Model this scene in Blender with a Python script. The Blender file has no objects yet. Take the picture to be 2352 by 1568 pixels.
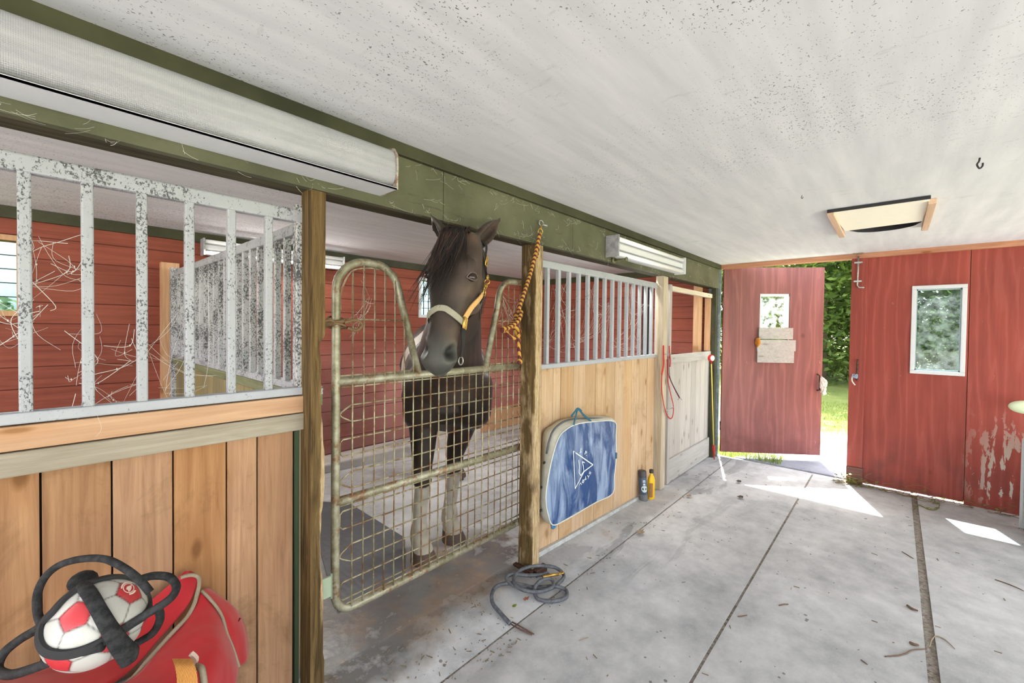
import bpy, bmesh, math, random
import numpy as np
from mathutils import Vector, Matrix, noise as mnoise
random.seed(7); rng = np.random.default_rng(7)
S = bpy.context.scene; C = S.collection
# ------------------------------------------------------------------ camera
F_PX, YAW, PITCH, ROLL, CX, CY, CAMH = 976.3, .7345, -.0184, .0117, 1176.0, 770.09, 1.434
def cam_axes():
    y, p, r = YAW, PITCH, ROLL
    fwd = Vector((math.cos(y)*math.cos(p), math.sin(y)*math.cos(p), math.sin(p)))
    right = Vector((math.sin(y), -math.cos(y), 0)); up = right.cross(fwd)
    r2 = math.cos(r)*right + math.sin(r)*up; u2 = -math.sin(r)*right + math.cos(r)*up
    return r2, u2, fwd
RT, UP, FW = cam_axes()
cd = bpy.data.cameras.new('camera'); cam = bpy.data.objects.new('camera', cd); C.objects.link(cam)
M3 = Matrix((RT, UP, -FW)).transposed()
cam.matrix_world = Matrix.Translation((0, 0, CAMH)) @ M3.to_4x4()
cd.sensor_width = 36; cd.lens = F_PX/2352*36; cd.shift_y = -13.91/2352; cd.clip_start = .02; cd.clip_end = 400
S.camera = cam
def P(px, py, ax, val):
    """point of a real surface (plane ax = val) measured in the photograph"""
    d = FW + RT*((px-CX)/F_PX) - UP*((py-CY)/F_PX); o = Vector((0, 0, CAMH)); i = 'XYZ'.index(ax)
    return o + d*((val-o[i])/d[i])
def D(px, py, dist):
    d = FW + RT*((px-CX)/F_PX) - UP*((py-CY)/F_PX); return Vector((0, 0, CAMH)) + d*dist
# ------------------------------------------------------------------ light
SUN_DIR = Vector((-.385, -.137, -.913)).normalized()
w = bpy.data.worlds.new('world'); S.world = w; w.use_nodes = True
wn = w.node_tree; bg = wn.nodes['Background']
sk = wn.nodes.new('ShaderNodeTexSky'); sk.sky_type = 'NISHITA'; sk.sun_disc = False
sk.sun_elevation = math.radians(65); sk.sun_rotation = math.radians(70); sk.air_density = 1.0; sk.dust_density = 3.0; sk.ozone_density = .6
hs = wn.nodes.new('ShaderNodeHueSaturation'); hs.inputs['Saturation'].default_value = .35
wn.links.new(sk.outputs[0], hs.inputs['Color']); wn.links.new(hs.outputs[0], bg.inputs[0])
bg.inputs[1].default_value = .9
sl = bpy.data.lights.new('sun', 'SUN'); sl.energy = 26; sl.angle = math.radians(.6); sl.color = (1, .96, .9)
so = bpy.data.objects.new('sun', sl); C.objects.link(so); so.rotation_euler = SUN_DIR.to_track_quat('-Z', 'Y').to_euler(); so.location = (9, 3, 9)
S.view_settings.view_transform = 'Standard'; S.view_settings.look = 'None'; S.view_settings.gamma = 1
S.view_settings.use_curve_mapping = False; S.view_settings.exposure = .5
# ------------------------------------------------------------------ helpers
def lin(r, g, b):
    f = lambda v: (v/255/12.92) if v/255 <= .04045 else ((v/255+.055)/1.055)**2.4
    return (f(r), f(g), f(b), 1)
class NT:
    def __init__(s, name, rough=.7, spec=.3, metal=0):
        s.m = bpy.data.materials.new(name); s.m.use_nodes = True; s.t = s.m.node_tree
        s.b = s.t.nodes['Principled BSDF']; s.b.inputs['Roughness'].default_value = rough
        s.b.inputs['Specular IOR Level'].default_value = spec; s.b.inputs['Metallic'].default_value = metal
    def n(s, typ, ins={}, **props):
        x = s.t.nodes.new(typ)
        for k, v in props.items(): setattr(x, k, v)
        for k, v in ins.items(): s.set(x.inputs[k], v)
        return x
    def set(s, inp, v):
        if isinstance(v, bpy.types.NodeSocket): s.t.links.new(v, inp)
        else: inp.default_value = v
    def pos(s): return s.n('ShaderNodeNewGeometry').outputs['Position']
    def obj(s): return s.n('ShaderNodeTexCoord').outputs['Object']
    def isl(s): return s.n('ShaderNodeNewGeometry').outputs['Random Per Island']
    def orand(s): return s.n('ShaderNodeObjectInfo').outputs['Random']
    def map(s, v, scale=(1, 1, 1), loc=(0, 0, 0), rot=(0, 0, 0)):
        return s.n('ShaderNodeMapping', {'Vector': v, 'Scale': scale, 'Location': loc, 'Rotation': rot}).outputs[0]
    def addv(s, a, b): return s.n('ShaderNodeVectorMath', {0: a, 1: b}, operation='ADD').outputs[0]
    def noise(s, v, scale, detail=3, rough=.55, dist=0):
        return s.n('ShaderNodeTexNoise', {'Vector': v, 'Scale': scale, 'Detail': detail, 'Roughness': rough, 'Distortion': dist}).outputs['Fac']
    def vor(s, v, scale, feature='F1', out='Distance', rnd=1):
        return s.n('ShaderNodeTexVoronoi', {'Vector': v, 'Scale': scale, 'Randomness': rnd}, feature=feature).outputs[out]
    def ramp(s, f, stops, interp='LINEAR'):
        x = s.n('ShaderNodeValToRGB', {'Fac': f}); cr = x.color_ramp; cr.interpolation = interp
        while len(cr.elements) < len(stops): cr.elements.new(.5)
        for e, (p, c) in zip(cr.elements, stops):
            e.position = p; e.color = c if len(c) == 4 else (*c, 1)
        return x.outputs[0]
    def step(s, f, a, b):
        return s.n('ShaderNodeMapRange', {'Value': f, 'From Min': a, 'From Max': b}).outputs[0]
    def mix(s, f, a, b, blend='MIX'):
        x = s.n('ShaderNodeMix', data_type='RGBA', blend_type=blend)
        s.set(x.inputs[0], f); s.set(x.inputs[6], a); s.set(x.inputs[7], b); return x.outputs[2]
    def ma(s, op, a, b=0.0, c=None):
        ins = {0: a, 1: b}
        if c is not None: ins[2] = c
        return s.n('ShaderNodeMath', ins, operation=op).outputs[0]
    def xyz(s, v): return s.n('ShaderNodeSeparateXYZ', {0: v}).outputs
    def comb(s, x, y, z): return s.n('ShaderNodeCombineXYZ', {0: x, 1: y, 2: z}).outputs[0]
    def bump(s, h, strength=.3, dist=.01):
        s.set(s.b.inputs['Normal'], s.n('ShaderNodeBump', {'Height': h, 'Strength': strength, 'Distance': dist}).outputs[0])
    def col(s, c): s.set(s.b.inputs['Base Color'], c); return s
    def rough(s, c): s.set(s.b.inputs['Roughness'], c); return s
def flat(name, c, rough=.6, spec=.3, metal=0, var=.12, scale=30):
    t = NT(name, rough, spec, metal); n = t.noise(t.pos(), scale, 4)
    a = tuple(x*(1-var) for x in c[:3])+(1,); b = tuple(min(1, x*(1+var)) for x in c[:3])+(1,)
    t.col(t.mix(n, a, b)); return t.m
def wood(name, light, dark, axis='Z', sc=1.0, knots=True, rough=.75, island=True, stain=None, bumpk=.25):
    t = NT(name, rough, .2); p = t.pos()
    if island:
        r = t.isl(); p = t.addv(p, t.comb(t.ma('MULTIPLY', r, 37.0), t.ma('MULTIPLY', r, 23.0), t.ma('MULTIPLY', r, 51.0)))
    k = {'X': (1.2, 22, 22), 'Y': (22, 1.2, 22), 'Z': (22, 22, 1.2)}[axis]
    v = t.map(p, tuple(q*sc for q in k)); g = t.noise(v, 1.6, 6, .65, 1.2)
    k2 = {'X': (3, 120, 120), 'Y': (120, 3, 120), 'Z': (120, 120, 3)}[axis]
    g2 = t.noise(t.map(p, tuple(q*sc for q in k2)), 1, 3, .6)
    big = t.noise(p, 2.2, 3)
    f = t.ma('ADD', t.ma('MULTIPLY', g, .75), t.ma('MULTIPLY', g2, .25))
    c = t.mix(t.step(f, .32, .68), dark, light)
    c = t.mix(t.step(big, .35, .75), c, t.mix(.5, c, dark))
    if island: 
        hv = t.n('ShaderNodeHueSaturation', {'Color': c, 'Value': t.ma('ADD', t.ma('MULTIPLY', r, .22), .84), 'Saturation': t.ma('ADD', t.ma('MULTIPLY', t.ma('FRACT', t.ma('MULTIPLY', r, 7.3)), .16), .80)}).outputs[0]; c = hv
    if knots:
        q = t.xyz(p); h_ = q[1] if axis == 'Y' else q[0]
        h_ = t.ma('ADD', h_, t.ma('MULTIPLY', t.ma('SUBTRACT', t.noise(p, 9, 2), .5), .03))
        kx, kz = (6.0, 3.0) if axis == 'Z' else (3.0, 12)
        vv = t.comb(t.ma('MULTIPLY', h_, kx), t.ma('MULTIPLY', q[2], kz), 0.0)
        vn = t.n('ShaderNodeTexVoronoi', {'Vector': vv, 'Scale': 1.0}, voronoi_dimensions='2D'); d = vn.outputs['Distance']; keep = t.step(t.xyz(vn.outputs['Color'])[0], .45, .5)
        c = t.mix(t.ma('MULTIPLY', t.step(d, .12, .05), t.ma('MULTIPLY', keep, .85)), c, tuple(q_*.35 for q_ in dark[:3])+(1,))
        c = t.mix(t.ma('MULTIPLY', t.step(d, .32, .08), t.ma('MULTIPLY', keep, .4)), c, dark)
    if stain:
        sn = t.noise(p, 3.2, 6, .7, .5); c = t.mix(t.ma('MULTIPLY', t.step(sn, .53, .68), .7), c, stain)
    t.col(c); t.bump(f, bumpk, .004); return t.m
class MB:
    def __init__(s): s.v = []; s.f = []; s.mi = []; s.cur = 0
    def add(s, vs, fs):
        o = len(s.v); s.v += [tuple(v) for v in vs]
        s.f += [tuple(o+i for i in f) for f in fs]; s.mi += [s.cur]*len(fs); return s
    def box(s, x0, x1, y0, y1, z0, z1):
        vs = [(x, y, z) for x in (x0, x1) for y in (y0, y1) for z in (z0, z1)]
        return s.add(vs, [(0, 1, 3, 2), (4, 6, 7, 5), (0, 4, 5, 1), (2, 3, 7, 6), (0, 2, 6, 4), (1, 5, 7, 3)])
    def obox(s, c, ax, h):
        c = Vector(c); X, Y, Z = [Vector(a)*k for a, k in zip(ax, h)]
        vs = [c+X*i+Y*j+Z*k for i in (-1, 1) for j in (-1, 1) for k in (-1, 1)]
        return s.add(vs, [(0, 1, 3, 2), (4, 6, 7, 5), (0, 4, 5, 1), (2, 3, 7, 6), (0, 2, 6, 4), (1, 5, 7, 3)])
    def hexa(s, a, b):  # two quads a[4], b[4]
        return s.add(list(a)+list(b), [(3, 2, 1, 0), (4, 5, 6, 7), (0, 1, 5, 4), (1, 2, 6, 5), (2, 3, 7, 6), (3, 0, 4, 7)])
    def tube(s, pts, r, n=8, closed=False, caps=True, flat=None):
        pts = [Vector(p) for p in pts]; m = len(pts)
        rs = r if isinstance(r, (list, tuple)) else [r]*m
        T = []
        for i in range(m):
            a = pts[(i-1) % m] if (closed or i > 0) else pts[i]; b = pts[(i+1) % m] if (closed or i < m-1) else pts[i]
            T.append((b-a).normalized() if (b-a).length > 1e-9 else Vector((0, 0, 1)))
        N = T[0].orthogonal().normalized(); vs = []
        if flat is not None:
            N = Vector(flat[0]); N = (N-T[0]*N.dot(T[0])).normalized()
        for i in range(m):
            if flat is not None and len(flat) > 2: N = Vector(flat[0])
            N = (N-T[i]*N.dot(T[i])).normalized(); B = T[i].cross(N)
            k = flat[1] if flat is not None else 1
            for j in range(n):
                a = 2*math.pi*j/n+math.pi/n; vs.append(pts[i]+(N*math.cos(a)*k+B*math.sin(a))*rs[i])
        fs = []
        for i in range(m if closed else m-1):
            for j in range(n):
                a = i*n+j; b = i*n+(j+1) % n; c = ((i+1) % m)*n+(j+1) % n; d = ((i+1) % m)*n+j; fs.append((a, b, c, d))
        if caps and not closed: fs += [tuple(range(n-1, -1, -1)), tuple((m-1)*n+j for j in range(n))]
        return s.add(vs, fs)
    def loft(s, rings, closed_ends=True):
        n = len(rings[0]); vs = [v for r in rings for v in r]; fs = []
        for i in range(len(rings)-1):
            for j in range(n): fs.append((i*n+j, i*n+(j+1) % n, (i+1)*n+(j+1) % n, (i+1)*n+j))
        if closed_ends: fs += [tuple(range(n-1, -1, -1)), tuple((len(rings)-1)*n+j for j in range(n))]
        return s.add(vs, fs)
    def ball(s, c, r, n=16, ax=None):
        c = Vector(c); r = (r, r, r) if not isinstance(r, (tuple, list)) else r
        ax = ax or (Vector((1, 0, 0)), Vector((0, 1, 0)), Vector((0, 0, 1))); rings = []
        m = n//2
        for i in range(1, m):
            th = math.pi*i/m
            rings.append([c+ax[0]*(r[0]*math.sin(th)*math.cos(2*math.pi*j/n))+ax[1]*(r[1]*math.sin(th)*math.sin(2*math.pi*j/n))-ax[2]*(r[2]*math.cos(th)) for j in range(n)])
        o = len(s.v); s.loft(rings, False); a = len(s.v)
        s.v += [tuple(c-ax[2]*r[2]), tuple(c+ax[2]*r[2])]
        for j in range(n):
            s.f.append((a, o+(j+1) % n, o+j)); s.mi.append(s.cur)
            b = o+(m-2)*n; s.f.append((a+1, b+j, b+(j+1) % n)); s.mi.append(s.cur)
        return s
    def prism(s, poly, off):
        poly = [Vector(p) for p in poly]; off = Vector(off); n = len(poly)
        return s.add(poly+[p+off for p in poly], [tuple(range(n-1, -1, -1)), tuple(range(n, 2*n))]+[(i, (i+1) % n, n+(i+1) % n, n+i) for i in range(n)])
    def build(s, name, mats, parent=None, smooth=False, bevel=0, auto=None, origin=None):
        me = bpy.data.meshes.new(name)
        og = Vector(origin) if origin is not None else Vector((0, 0, 0))
        me.from_pydata([tuple(Vector(v)-og) for v in s.v], [], s.f)
        mats = mats if isinstance(mats, (list, tuple)) else [mats]
        for m in mats: me.materials.append(m)
        me.polygons.foreach_set('material_index', s.mi)
        bm = bmesh.new(); bm.from_mesh(me); bmesh.ops.recalc_face_normals(bm, faces=bm.faces); bm.to_mesh(me); bm.free()
        if smooth: me.polygons.foreach_set('use_smooth', [True]*len(me.polygons))
        o = bpy.data.objects.new(name, me); o.location = og; C.objects.link(o)
        if auto:
            me.polygons.foreach_set('use_smooth', [True]*len(me.polygons)); me.set_sharp_from_angle(angle=math.radians(auto))
        if bevel:
            b = o.modifiers.new('bevel', 'BEVEL'); b.width = bevel; b.segments = 2; b.limit_method = 'ANGLE'
        if parent: setp(o, parent)
        return o
WM = {}
def setp(o, parent):
    o.parent = parent
    loc = WM.get(parent.name, parent.location.copy()); WM[o.name] = o.location.copy()
    o.matrix_parent_inverse = Matrix.Translation(-Vector(loc))
def tag(o, label=None, cat=None, group=None, kind=None):
    if label: o['label'] = label
    if cat: o['category'] = cat
    if group: o['group'] = group
    if kind: o['kind'] = kind
    return o
def thing(name, label, cat, loc, group=None):
    o = bpy.data.objects.new(name, None); C.objects.link(o); o.location = loc; o.empty_display_size = .1
    WM[o.name] = Vector(loc); return tag(o, label, cat, group)
def struct(name, label=None): o = bpy.data.objects.new(name, None); C.objects.link(o); o['kind'] = 'structure'; WM[o.name] = Vector((0, 0, 0)); return o
def dup(o, dx):
    c = o.copy(); C.objects.link(c); c.location = o.location+Vector(dx); return c
def smooth_path(pts, k=6, closed=False):
    pts = [Vector(p) for p in pts]; n = len(pts); out = []
    rng_ = range(n) if closed else range(n-1)
    for i in rng_:
        g = lambda j: pts[j % n] if closed else pts[max(0, min(n-1, j))]
        a, b, c, d = g(i-1), g(i), g(i+1), g(i+2)
        for q in range(k):
            t = q/k; out.append(.5*((2*b)+(c-a)*t+(2*a-5*b+4*c-d)*t*t+(3*b-a-3*c+d)*t*t*t))
    if not closed: out.append(pts[-1])
    return out
def noisy(pts, a, sc=8):
    return [Vector(p)+Vector(mnoise.noise_vector(Vector(p)*sc))*a for p in pts]
# ------------------------------------------------------------------ materials
def m_ceiling():
    t = NT('ceiling_paint', .85, .15); p = t.pos()
    st = t.map(p, (1.2, 9, 9)); n = t.noise(st, 1.5, 5)
    c = t.mix(t.step(n, .35, .7), lin(204, 205, 208), lin(220, 220, 222))
    d1 = t.vor(t.map(t.addv(p, t.mix(.03, (0, 0, 0, 1), t.n('ShaderNodeTexNoise', {'Vector': p, 'Scale': 60.0}).outputs['Color'])), (52, 125, 125)), 1.0); dm = t.noise(p, 1.1, 4, .6)
    x = t.xyz(p)
    near = t.step(x[0], 3.6, .6)
    dens = t.step(t.ma('ADD', t.ma('MULTIPLY', near, .28), dm), .52, .86)
    thr = t.ma('MULTIPLY', dens, .30)
    spk = t.step(t.ma('SUBTRACT', thr, d1), -.01, .05)
    c = t.mix(t.ma('MULTIPLY', spk, .75), c, lin(70, 68, 66))
    s2 = t.noise(t.map(p, (9, 2.2, 3)), 2.4, 7, .75); c = t.mix(t.ma('MULTIPLY', t.step(s2, .60, .72), .3), c, lin(120, 118, 114))
    t.col(c); t.bump(n, .08, .004); return t.m
def m_concrete(name='concrete_slab', base=(204, 204, 205), dark=(152, 153, 155)):
    t = NT(name, .8, .25); p = t.pos()
    n = t.noise(p, 1.9, 7, .6); n2 = t.noise(p, 9, 6, .65); n3 = t.noise(t.map(p, (60, 160, 60), rot=(0, 0, .5)), 1, 2)
    f = t.ma('ADD', t.ma('MULTIPLY', n, .6), t.ma('MULTIPLY', n2, .4))
    c = t.mix(t.step(f, .36, .66), lin(*dark), lin(*base))
    c = t.mix(t.ma('MULTIPLY', t.step(n3, .58, .7), .25), c, lin(205, 205, 205))
    sp = t.vor(p, 26); pr = t.noise(p, 5, 2); c = t.mix(t.ma('MULTIPLY', t.step(t.ma('SUBTRACT', t.ma('MULTIPLY', t.step(pr, .5, .7), .22), sp), 0, .04), .7), c, lin(78, 72, 66))
    # wet and dirty ground by the stall gate and along the stall fronts
    x = t.xyz(p)
    gx = t.ma('SUBTRACT', 1, t.ma('ABSOLUTE', t.ma('DIVIDE', t.ma('SUBTRACT', x[0], 1.35), 1.1)))
    gy = t.step(x[1], 1.32, 1.75)
    wet = t.ma('MULTIPLY', t.step(t.ma('ADD', gx, t.ma('MULTIPLY', t.ma('SUBTRACT', n2, .5), 2.2)), .1, .5), t.step(t.ma('ADD', gy, t.ma('MULTIPLY', t.ma('SUBTRACT', n, .5), 2.0)), .25, .6))
    wet = t.ma('MULTIPLY', wet, t.step(x[1], 2.5, 1.9)); c = t.mix(t.ma('MULTIPLY', wet, .8), c, t.mix(t.step(t.noise(p, 3.4, 5, .6), .5, .62), lin(78, 74, 70), lin(106, 82, 58)))
    st = t.noise(t.map(p, (.9, 3.4, 1)), 1.6, 6, .6, .6)
    band = t.ma('MULTIPLY', t.step(x[1], .85, 1.25), t.step(x[0], 1.9, 2.5))
    c = t.mix(t.ma('MULTIPLY', t.ma('MULTIPLY', t.step(st, .56, .60), band), .5), c, lin(118, 118, 120))
    dirt = t.ma('MULTIPLY', t.step(t.noise(p, 4.5, 6, .7), .56, .72), t.ma('MULTIPLY', t.step(x[1], 1.1, 1.5), t.step(x[1], 3.2, 2.2))); c = t.mix(t.ma('MULTIPLY', dirt, .5), c, lin(150, 128, 100))
    t.col(c); t.rough(t.mix(wet, (.8, .8, .8, 1), (.25, .25, .25, 1))); t.bump(t.ma('ADD', n2, t.ma('MULTIPLY', sp, .3)), .25, .006); return t.m
def m_joint():
    t = NT('joint_grit', .95, .1); p = t.pos(); d = t.vor(p, 70, out='Color'); n = t.noise(p, 40, 4)
    c = t.mix(n, lin(70, 58, 48), lin(170, 155, 138)); c = t.mix(.35, c, t.n('ShaderNodeHueSaturation', {'Color': d, 'Saturation': .15, 'Value': .5}).outputs[0]); t.col(c); t.bump(t.vor(p, 80), .8, .01); return t.m
def m_mould(name='mouldy_white_paint', amt=.0, base=(214, 215, 217)):
    t = NT(name, .55, .35); p = t.pos()
    n = t.noise(p, 7, 4, .6); s = t.noise(t.map(p, (160, 160, 110)), 1, 4, .7); s3 = t.noise(t.map(p, (360, 360, 300)), 1, 3, .7)
    v = t.ma('ADD', t.ma('ADD', s, t.ma('MULTIPLY', n, .55)), t.ma('MULTIPLY', s3, .25))
    msk = t.step(v, 1.06-amt, 1.13-amt)
    c = t.mix(t.noise(p, 25, 3), lin(*[b-14 for b in base]), lin(*base)); c = t.mix(t.ma('MULTIPLY', msk, .88), c, lin(52, 52, 52)); t.col(c); t.bump(msk, .15, .002); return t.m
def m_redboards(name, c1, c2, seam, pitch, peel=0, axis=2):
    t = NT(name, .7, .25); p = t.pos(); x = t.xyz(p)
    g = t.noise(t.map(p, (1.5, 1.5, 26)), 1.3, 6, .65, .7); big = t.noise(p, 1.3, 5)
    c = t.mix(t.step(t.ma('ADD', t.ma('MULTIPLY', g, .5), t.ma('MULTIPLY', big, .5)), .36, .64), lin(*c2), lin(*c1))
    wv = t.ma('MULTIPLY', t.ma('SUBTRACT', t.noise(t.map(p, (3, 3, 3)), 1, 2), .5), .006)
    fr = t.ma('FRACT', t.ma('DIVIDE', t.ma('ADD', x[2], wv), pitch)); sm = t.ma('SUBTRACT', 1, t.step(fr, .02, .05))
    bid = t.ma('FLOOR', t.ma('DIVIDE', x[2], pitch)); bv = t.n('ShaderNodeTexWhiteNoise', {'W': bid}, noise_dimensions='1D').outputs['Value']
    c = t.n('ShaderNodeHueSaturation', {'Color': c, 'Value': t.ma('ADD', t.ma('MULTIPLY', bv, .25), .87)}).outputs[0]
    # chalky faded paint lower down behind the horse
    low = t.ma('MULTIPLY', t.step(x[2], 1.35, .75), t.step(x[0], 1.0, 1.8)); fn = t.noise(p, 3, 6, .7)
    c = t.mix(t.ma('MULTIPLY', t.ma('MULTIPLY', low, t.step(fn, .15, .55)), .7), c, lin(192, 134, 128))
    c = t.mix(t.ma('MULTIPLY', t.ma('MULTIPLY', t.step(x[2], .7, .2), t.step(fn, .35, .65)), .6), c, lin(110, 92, 92))
    c = t.mix(t.ma('MULTIPLY', sm, .75), c, lin(*seam)); t.col(c)
    t.bump(t.ma('SUBTRACT', t.ma('MULTIPLY', g, .2), sm), .6, .01); return t.m
def m_redply(name, c1, c2, peel=True):
    t = NT(name, .62, .3); p = t.pos(); x = t.xyz(p)
    warp = t.noise(t.map(p, (3, 3, .55)), 1.3, 3, .5, 1.0)
    rings = t.n('ShaderNodeTexWave', {'Vector': t.map(p, (1.2, 1.2, .12)), 'Scale': 3.4, 'Distortion': 14.0, 'Detail': 4.0, 'Detail Scale': 1.6}, wave_type='BANDS', bands_direction='Y').outputs['Fac']
    fine = t.noise(t.map(p, (70, 70, 3)), 1, 4, .6)
    f = t.ma('ADD', t.ma('MULTIPLY', warp, .5), t.ma('ADD', t.ma('MULTIPLY', rings, .14), t.ma('MULTIPLY', fine, .36)))
    c = t.mix(t.step(f, .3, .7), lin(*c2), lin(*c1))
    c = t.mix(t.ma('MULTIPLY', t.step(rings, .8, .98), .08), c, lin(196, 130, 120))
    kn = t.vor(t.map(p, (3.2, 3.2, 2.4)), 1.0); c = t.mix(t.ma('MULTIPLY', t.step(kn, .085, .03), .6), c, tuple(q*.5 for q in lin(*c2)[:3])+(1,))
    sc = t.noise(t.map(p, (18, 18, 7)), 1, 6, .75); c = t.mix(t.ma('MULTIPLY', t.step(sc, .66, .72), .45), c, lin(205, 160, 150))
    c = t.mix(t.ma('MULTIPLY', t.step(x[2], .55, .0), t.step(t.noise(p, 5, 4), .4, .7)), c, lin(100, 58, 54))
    if peel:
        reg = t.ma('MULTIPLY', t.step(x[2], .85, .3), t.step(x[1], -.42, -.62))
        reg = t.ma('MULTIPLY', reg, t.step(x[2], .02, .12))
        pn = t.ma('ADD', t.noise(t.map(p, (16, 13, 4.2)), 1, 5, .65, .8), t.ma('MULTIPLY', rings, .12))
        c = t.mix(t.ma('MULTIPLY', t.step(pn, .615, .63), reg), c, lin(186, 178, 166))
    t.col(c); t.bump(f, .2, .003); return t.m
def m_green(name='olive_green_paint', c1=(100, 99, 78), c2=(72, 73, 54)):
    t = NT(name, .6, .3); p = t.pos(); n = t.noise(p, 2.6, 6, .6); s = t.noise(t.map(p, (6, 60, 60)), 1, 4, .7)
    c = t.mix(t.step(n, .35, .68), lin(*c2), lin(*c1)); c = t.mix(t.ma('MULTIPLY', t.step(s, .62, .72), .5), c, lin(42, 40, 28))
    r = t.noise(p, 8, 5, .7); c = t.mix(t.ma('MULTIPLY', t.step(r, .64, .74), .35), c, lin(120, 78, 48)); t.col(c); t.bump(s, .1, .003); return t.m
def m_metal(name, c1, c2, rust=(130, 86, 52), ramt=.62, rough=.45, metal=.35):
    t = NT(name, rough, .5, metal); p = t.pos(); n = t.noise(p, 22, 5, .7); n2 = t.noise(p, 90, 3, .6)
    c = t.mix(t.step(n, .35, .65), lin(*c2), lin(*c1)); r = t.noise(p, 14, 6, .75)
    c = t.mix(t.ma('MULTIPLY', t.step(t.ma('ADD', r, t.ma('MULTIPLY', n2, .15)), ramt, ramt+.08), .8), c, lin(*rust)); t.col(c); t.bump(n2, .3, .001); return t.m
def m_glass(name='window_glass', dirt=.2, tint=(.95, 1, .98, 1)):
    t = NT(name, .02, .5); t.b.inputs['Transmission Weight'].default_value = 1; t.b.inputs['IOR'].default_value = 1.15
    t.b.inputs['Base Color'].default_value = tint
    out = t.t.nodes['Material Output']; d = t.n('ShaderNodeBsdfTranslucent', {'Color': (.85, .9, .9, 1)}).outputs[0]
    n = t.noise(t.pos(), 12, 5, .7); f = t.ma('MULTIPLY', t.step(n, .4, .75), dirt)
    tr = t.n('ShaderNodeBsdfTransparent', {'Color': tint}).outputs[0]
    gl = t.n('ShaderNodeBsdfGlossy', {'Roughness': .02}).outputs[0]
    fr = t.ma('MINIMUM', t.n('ShaderNodeFresnel', {'IOR': 1.3}).outputs[0], .12)
    a = t.n('ShaderNodeMixShader', {0: fr, 1: tr, 2: gl}).outputs[0]
    a = t.n('ShaderNodeMixShader', {0: f, 1: a, 2: d}).outputs[0]
    t.t.links.new(a, out.inputs[0]); return t.m
def m_leaf(name, c1, c2):
    t = NT(name, .55, .3); r = t.isl(); t.col(t.mix(r, lin(*c1), lin(*c2)))
    out = t.t.nodes['Material Output']; tl = t.n('ShaderNodeBsdfTranslucent', {'Color': t.mix(r, lin(*c1), lin(*c2))}).outputs[0]
    t.t.links.new(t.n('ShaderNodeMixShader', {0: .4, 1: t.b.outputs[0], 2: tl}).outputs[0], out.inputs[0]); return t.m
MC = m_ceiling(); MCON = m_concrete(); MJ = m_joint(); MM = m_mould(amt=.10, base=(170, 172, 177)); MM2 = m_mould('heavily_moulded_white_paint', .16, (188, 189, 190)); MM3 = m_mould('lightly_specked_white_paint', -.0, (174, 177, 183))
MRB = m_redboards('red_siding', (152, 84, 66), (118, 60, 46), (52, 26, 20), .142)
MRD = m_redply('faded_red_door_paint', (138, 88, 84), (112, 68, 66), False); MRP = m_redply('red_plywood_paint', (158, 72, 60), (130, 58, 48))
MG = m_green(); MGD = m_green('dark_green_trim_paint', (70, 70, 48), (44, 46, 30))
WPL = wood('orange_planks', lin(188, 140, 92), lin(142, 96, 56), 'Z', stain=lin(112, 84, 54))
WPL2 = wood('pale_pine_planks', lin(214, 182, 140), lin(182, 142, 98), 'Z', stain=lin(160, 128, 90))
WRL = wood('light_pine_rail', lin(212, 168, 122), lin(180, 128, 82), 'X'); WGR = wood('weathered_grey_rail', lin(186, 176, 156), lin(136, 124, 102), 'X', knots=False)
WPO = wood('brown_post_timber', lin(150, 118, 66), lin(88, 66, 34), 'Z', stain=lin(66, 52, 30), bumpk=.6, rough=.8)
WPB = wood('chewed_post_timber', lin(206, 174, 122), lin(150, 112, 66), 'Z', knots=False, bumpk=.9)
WWH = wood('whitewashed_planks', lin(196, 189, 181), lin(168, 160, 152), 'Z'); WWX = wood('whitewashed_board', lin(200, 196, 190), lin(172, 167, 160), 'X')
WTR = wood('orange_pine_trim', lin(206, 140, 92), lin(158, 96, 58), 'Y'); WST = wood('pine_stud', lin(214, 166, 112), lin(176, 122, 74), 'Z')
WGB = wood('grey_weathered_boards', lin(196, 192, 186), lin(158, 152, 146), 'Y'); WDK = wood('greenish_old_planks', lin(168, 148, 98), lin(116, 104, 64), 'Z')
WBM = wood('dark_beam_underside', lin(96, 90, 62), lin(38, 36, 26), 'X', knots=False)
MGV = m_metal('galvanised_gate_tube', (176, 172, 152), (128, 122, 96)); MWR = m_metal('galvanised_gate_wire', (188, 180, 152), (140, 128, 92), ramt=.56)
MST = m_metal('steel', (190, 190, 188), (150, 150, 148), ramt=.7, rough=.35, metal=.7); MRU = m_metal('rusted_iron', (112, 74, 58), (78, 52, 42), (60, 36, 26), .5, .8, .1)
MBR = m_metal('brass', (214, 176, 96), (170, 128, 58), ramt=.75, rough=.3, metal=.8)
MGL = m_glass(); MWV = flat('white_vinyl', lin(208, 210, 213), .4, var=.05); MBK = flat('black_rubber', lin(46, 46, 48), .75, .3, var=.3, scale=60)
MGS = m_metal('grey_galvanised_strip', (150, 162, 166), (110, 122, 128), ramt=.72); MWB = flat('cobweb_silk', lin(200, 198, 192), .9, .1)

MGS2 = m_glass('stall_window_glass', .12, (.50, .62, .64, 1))
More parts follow.
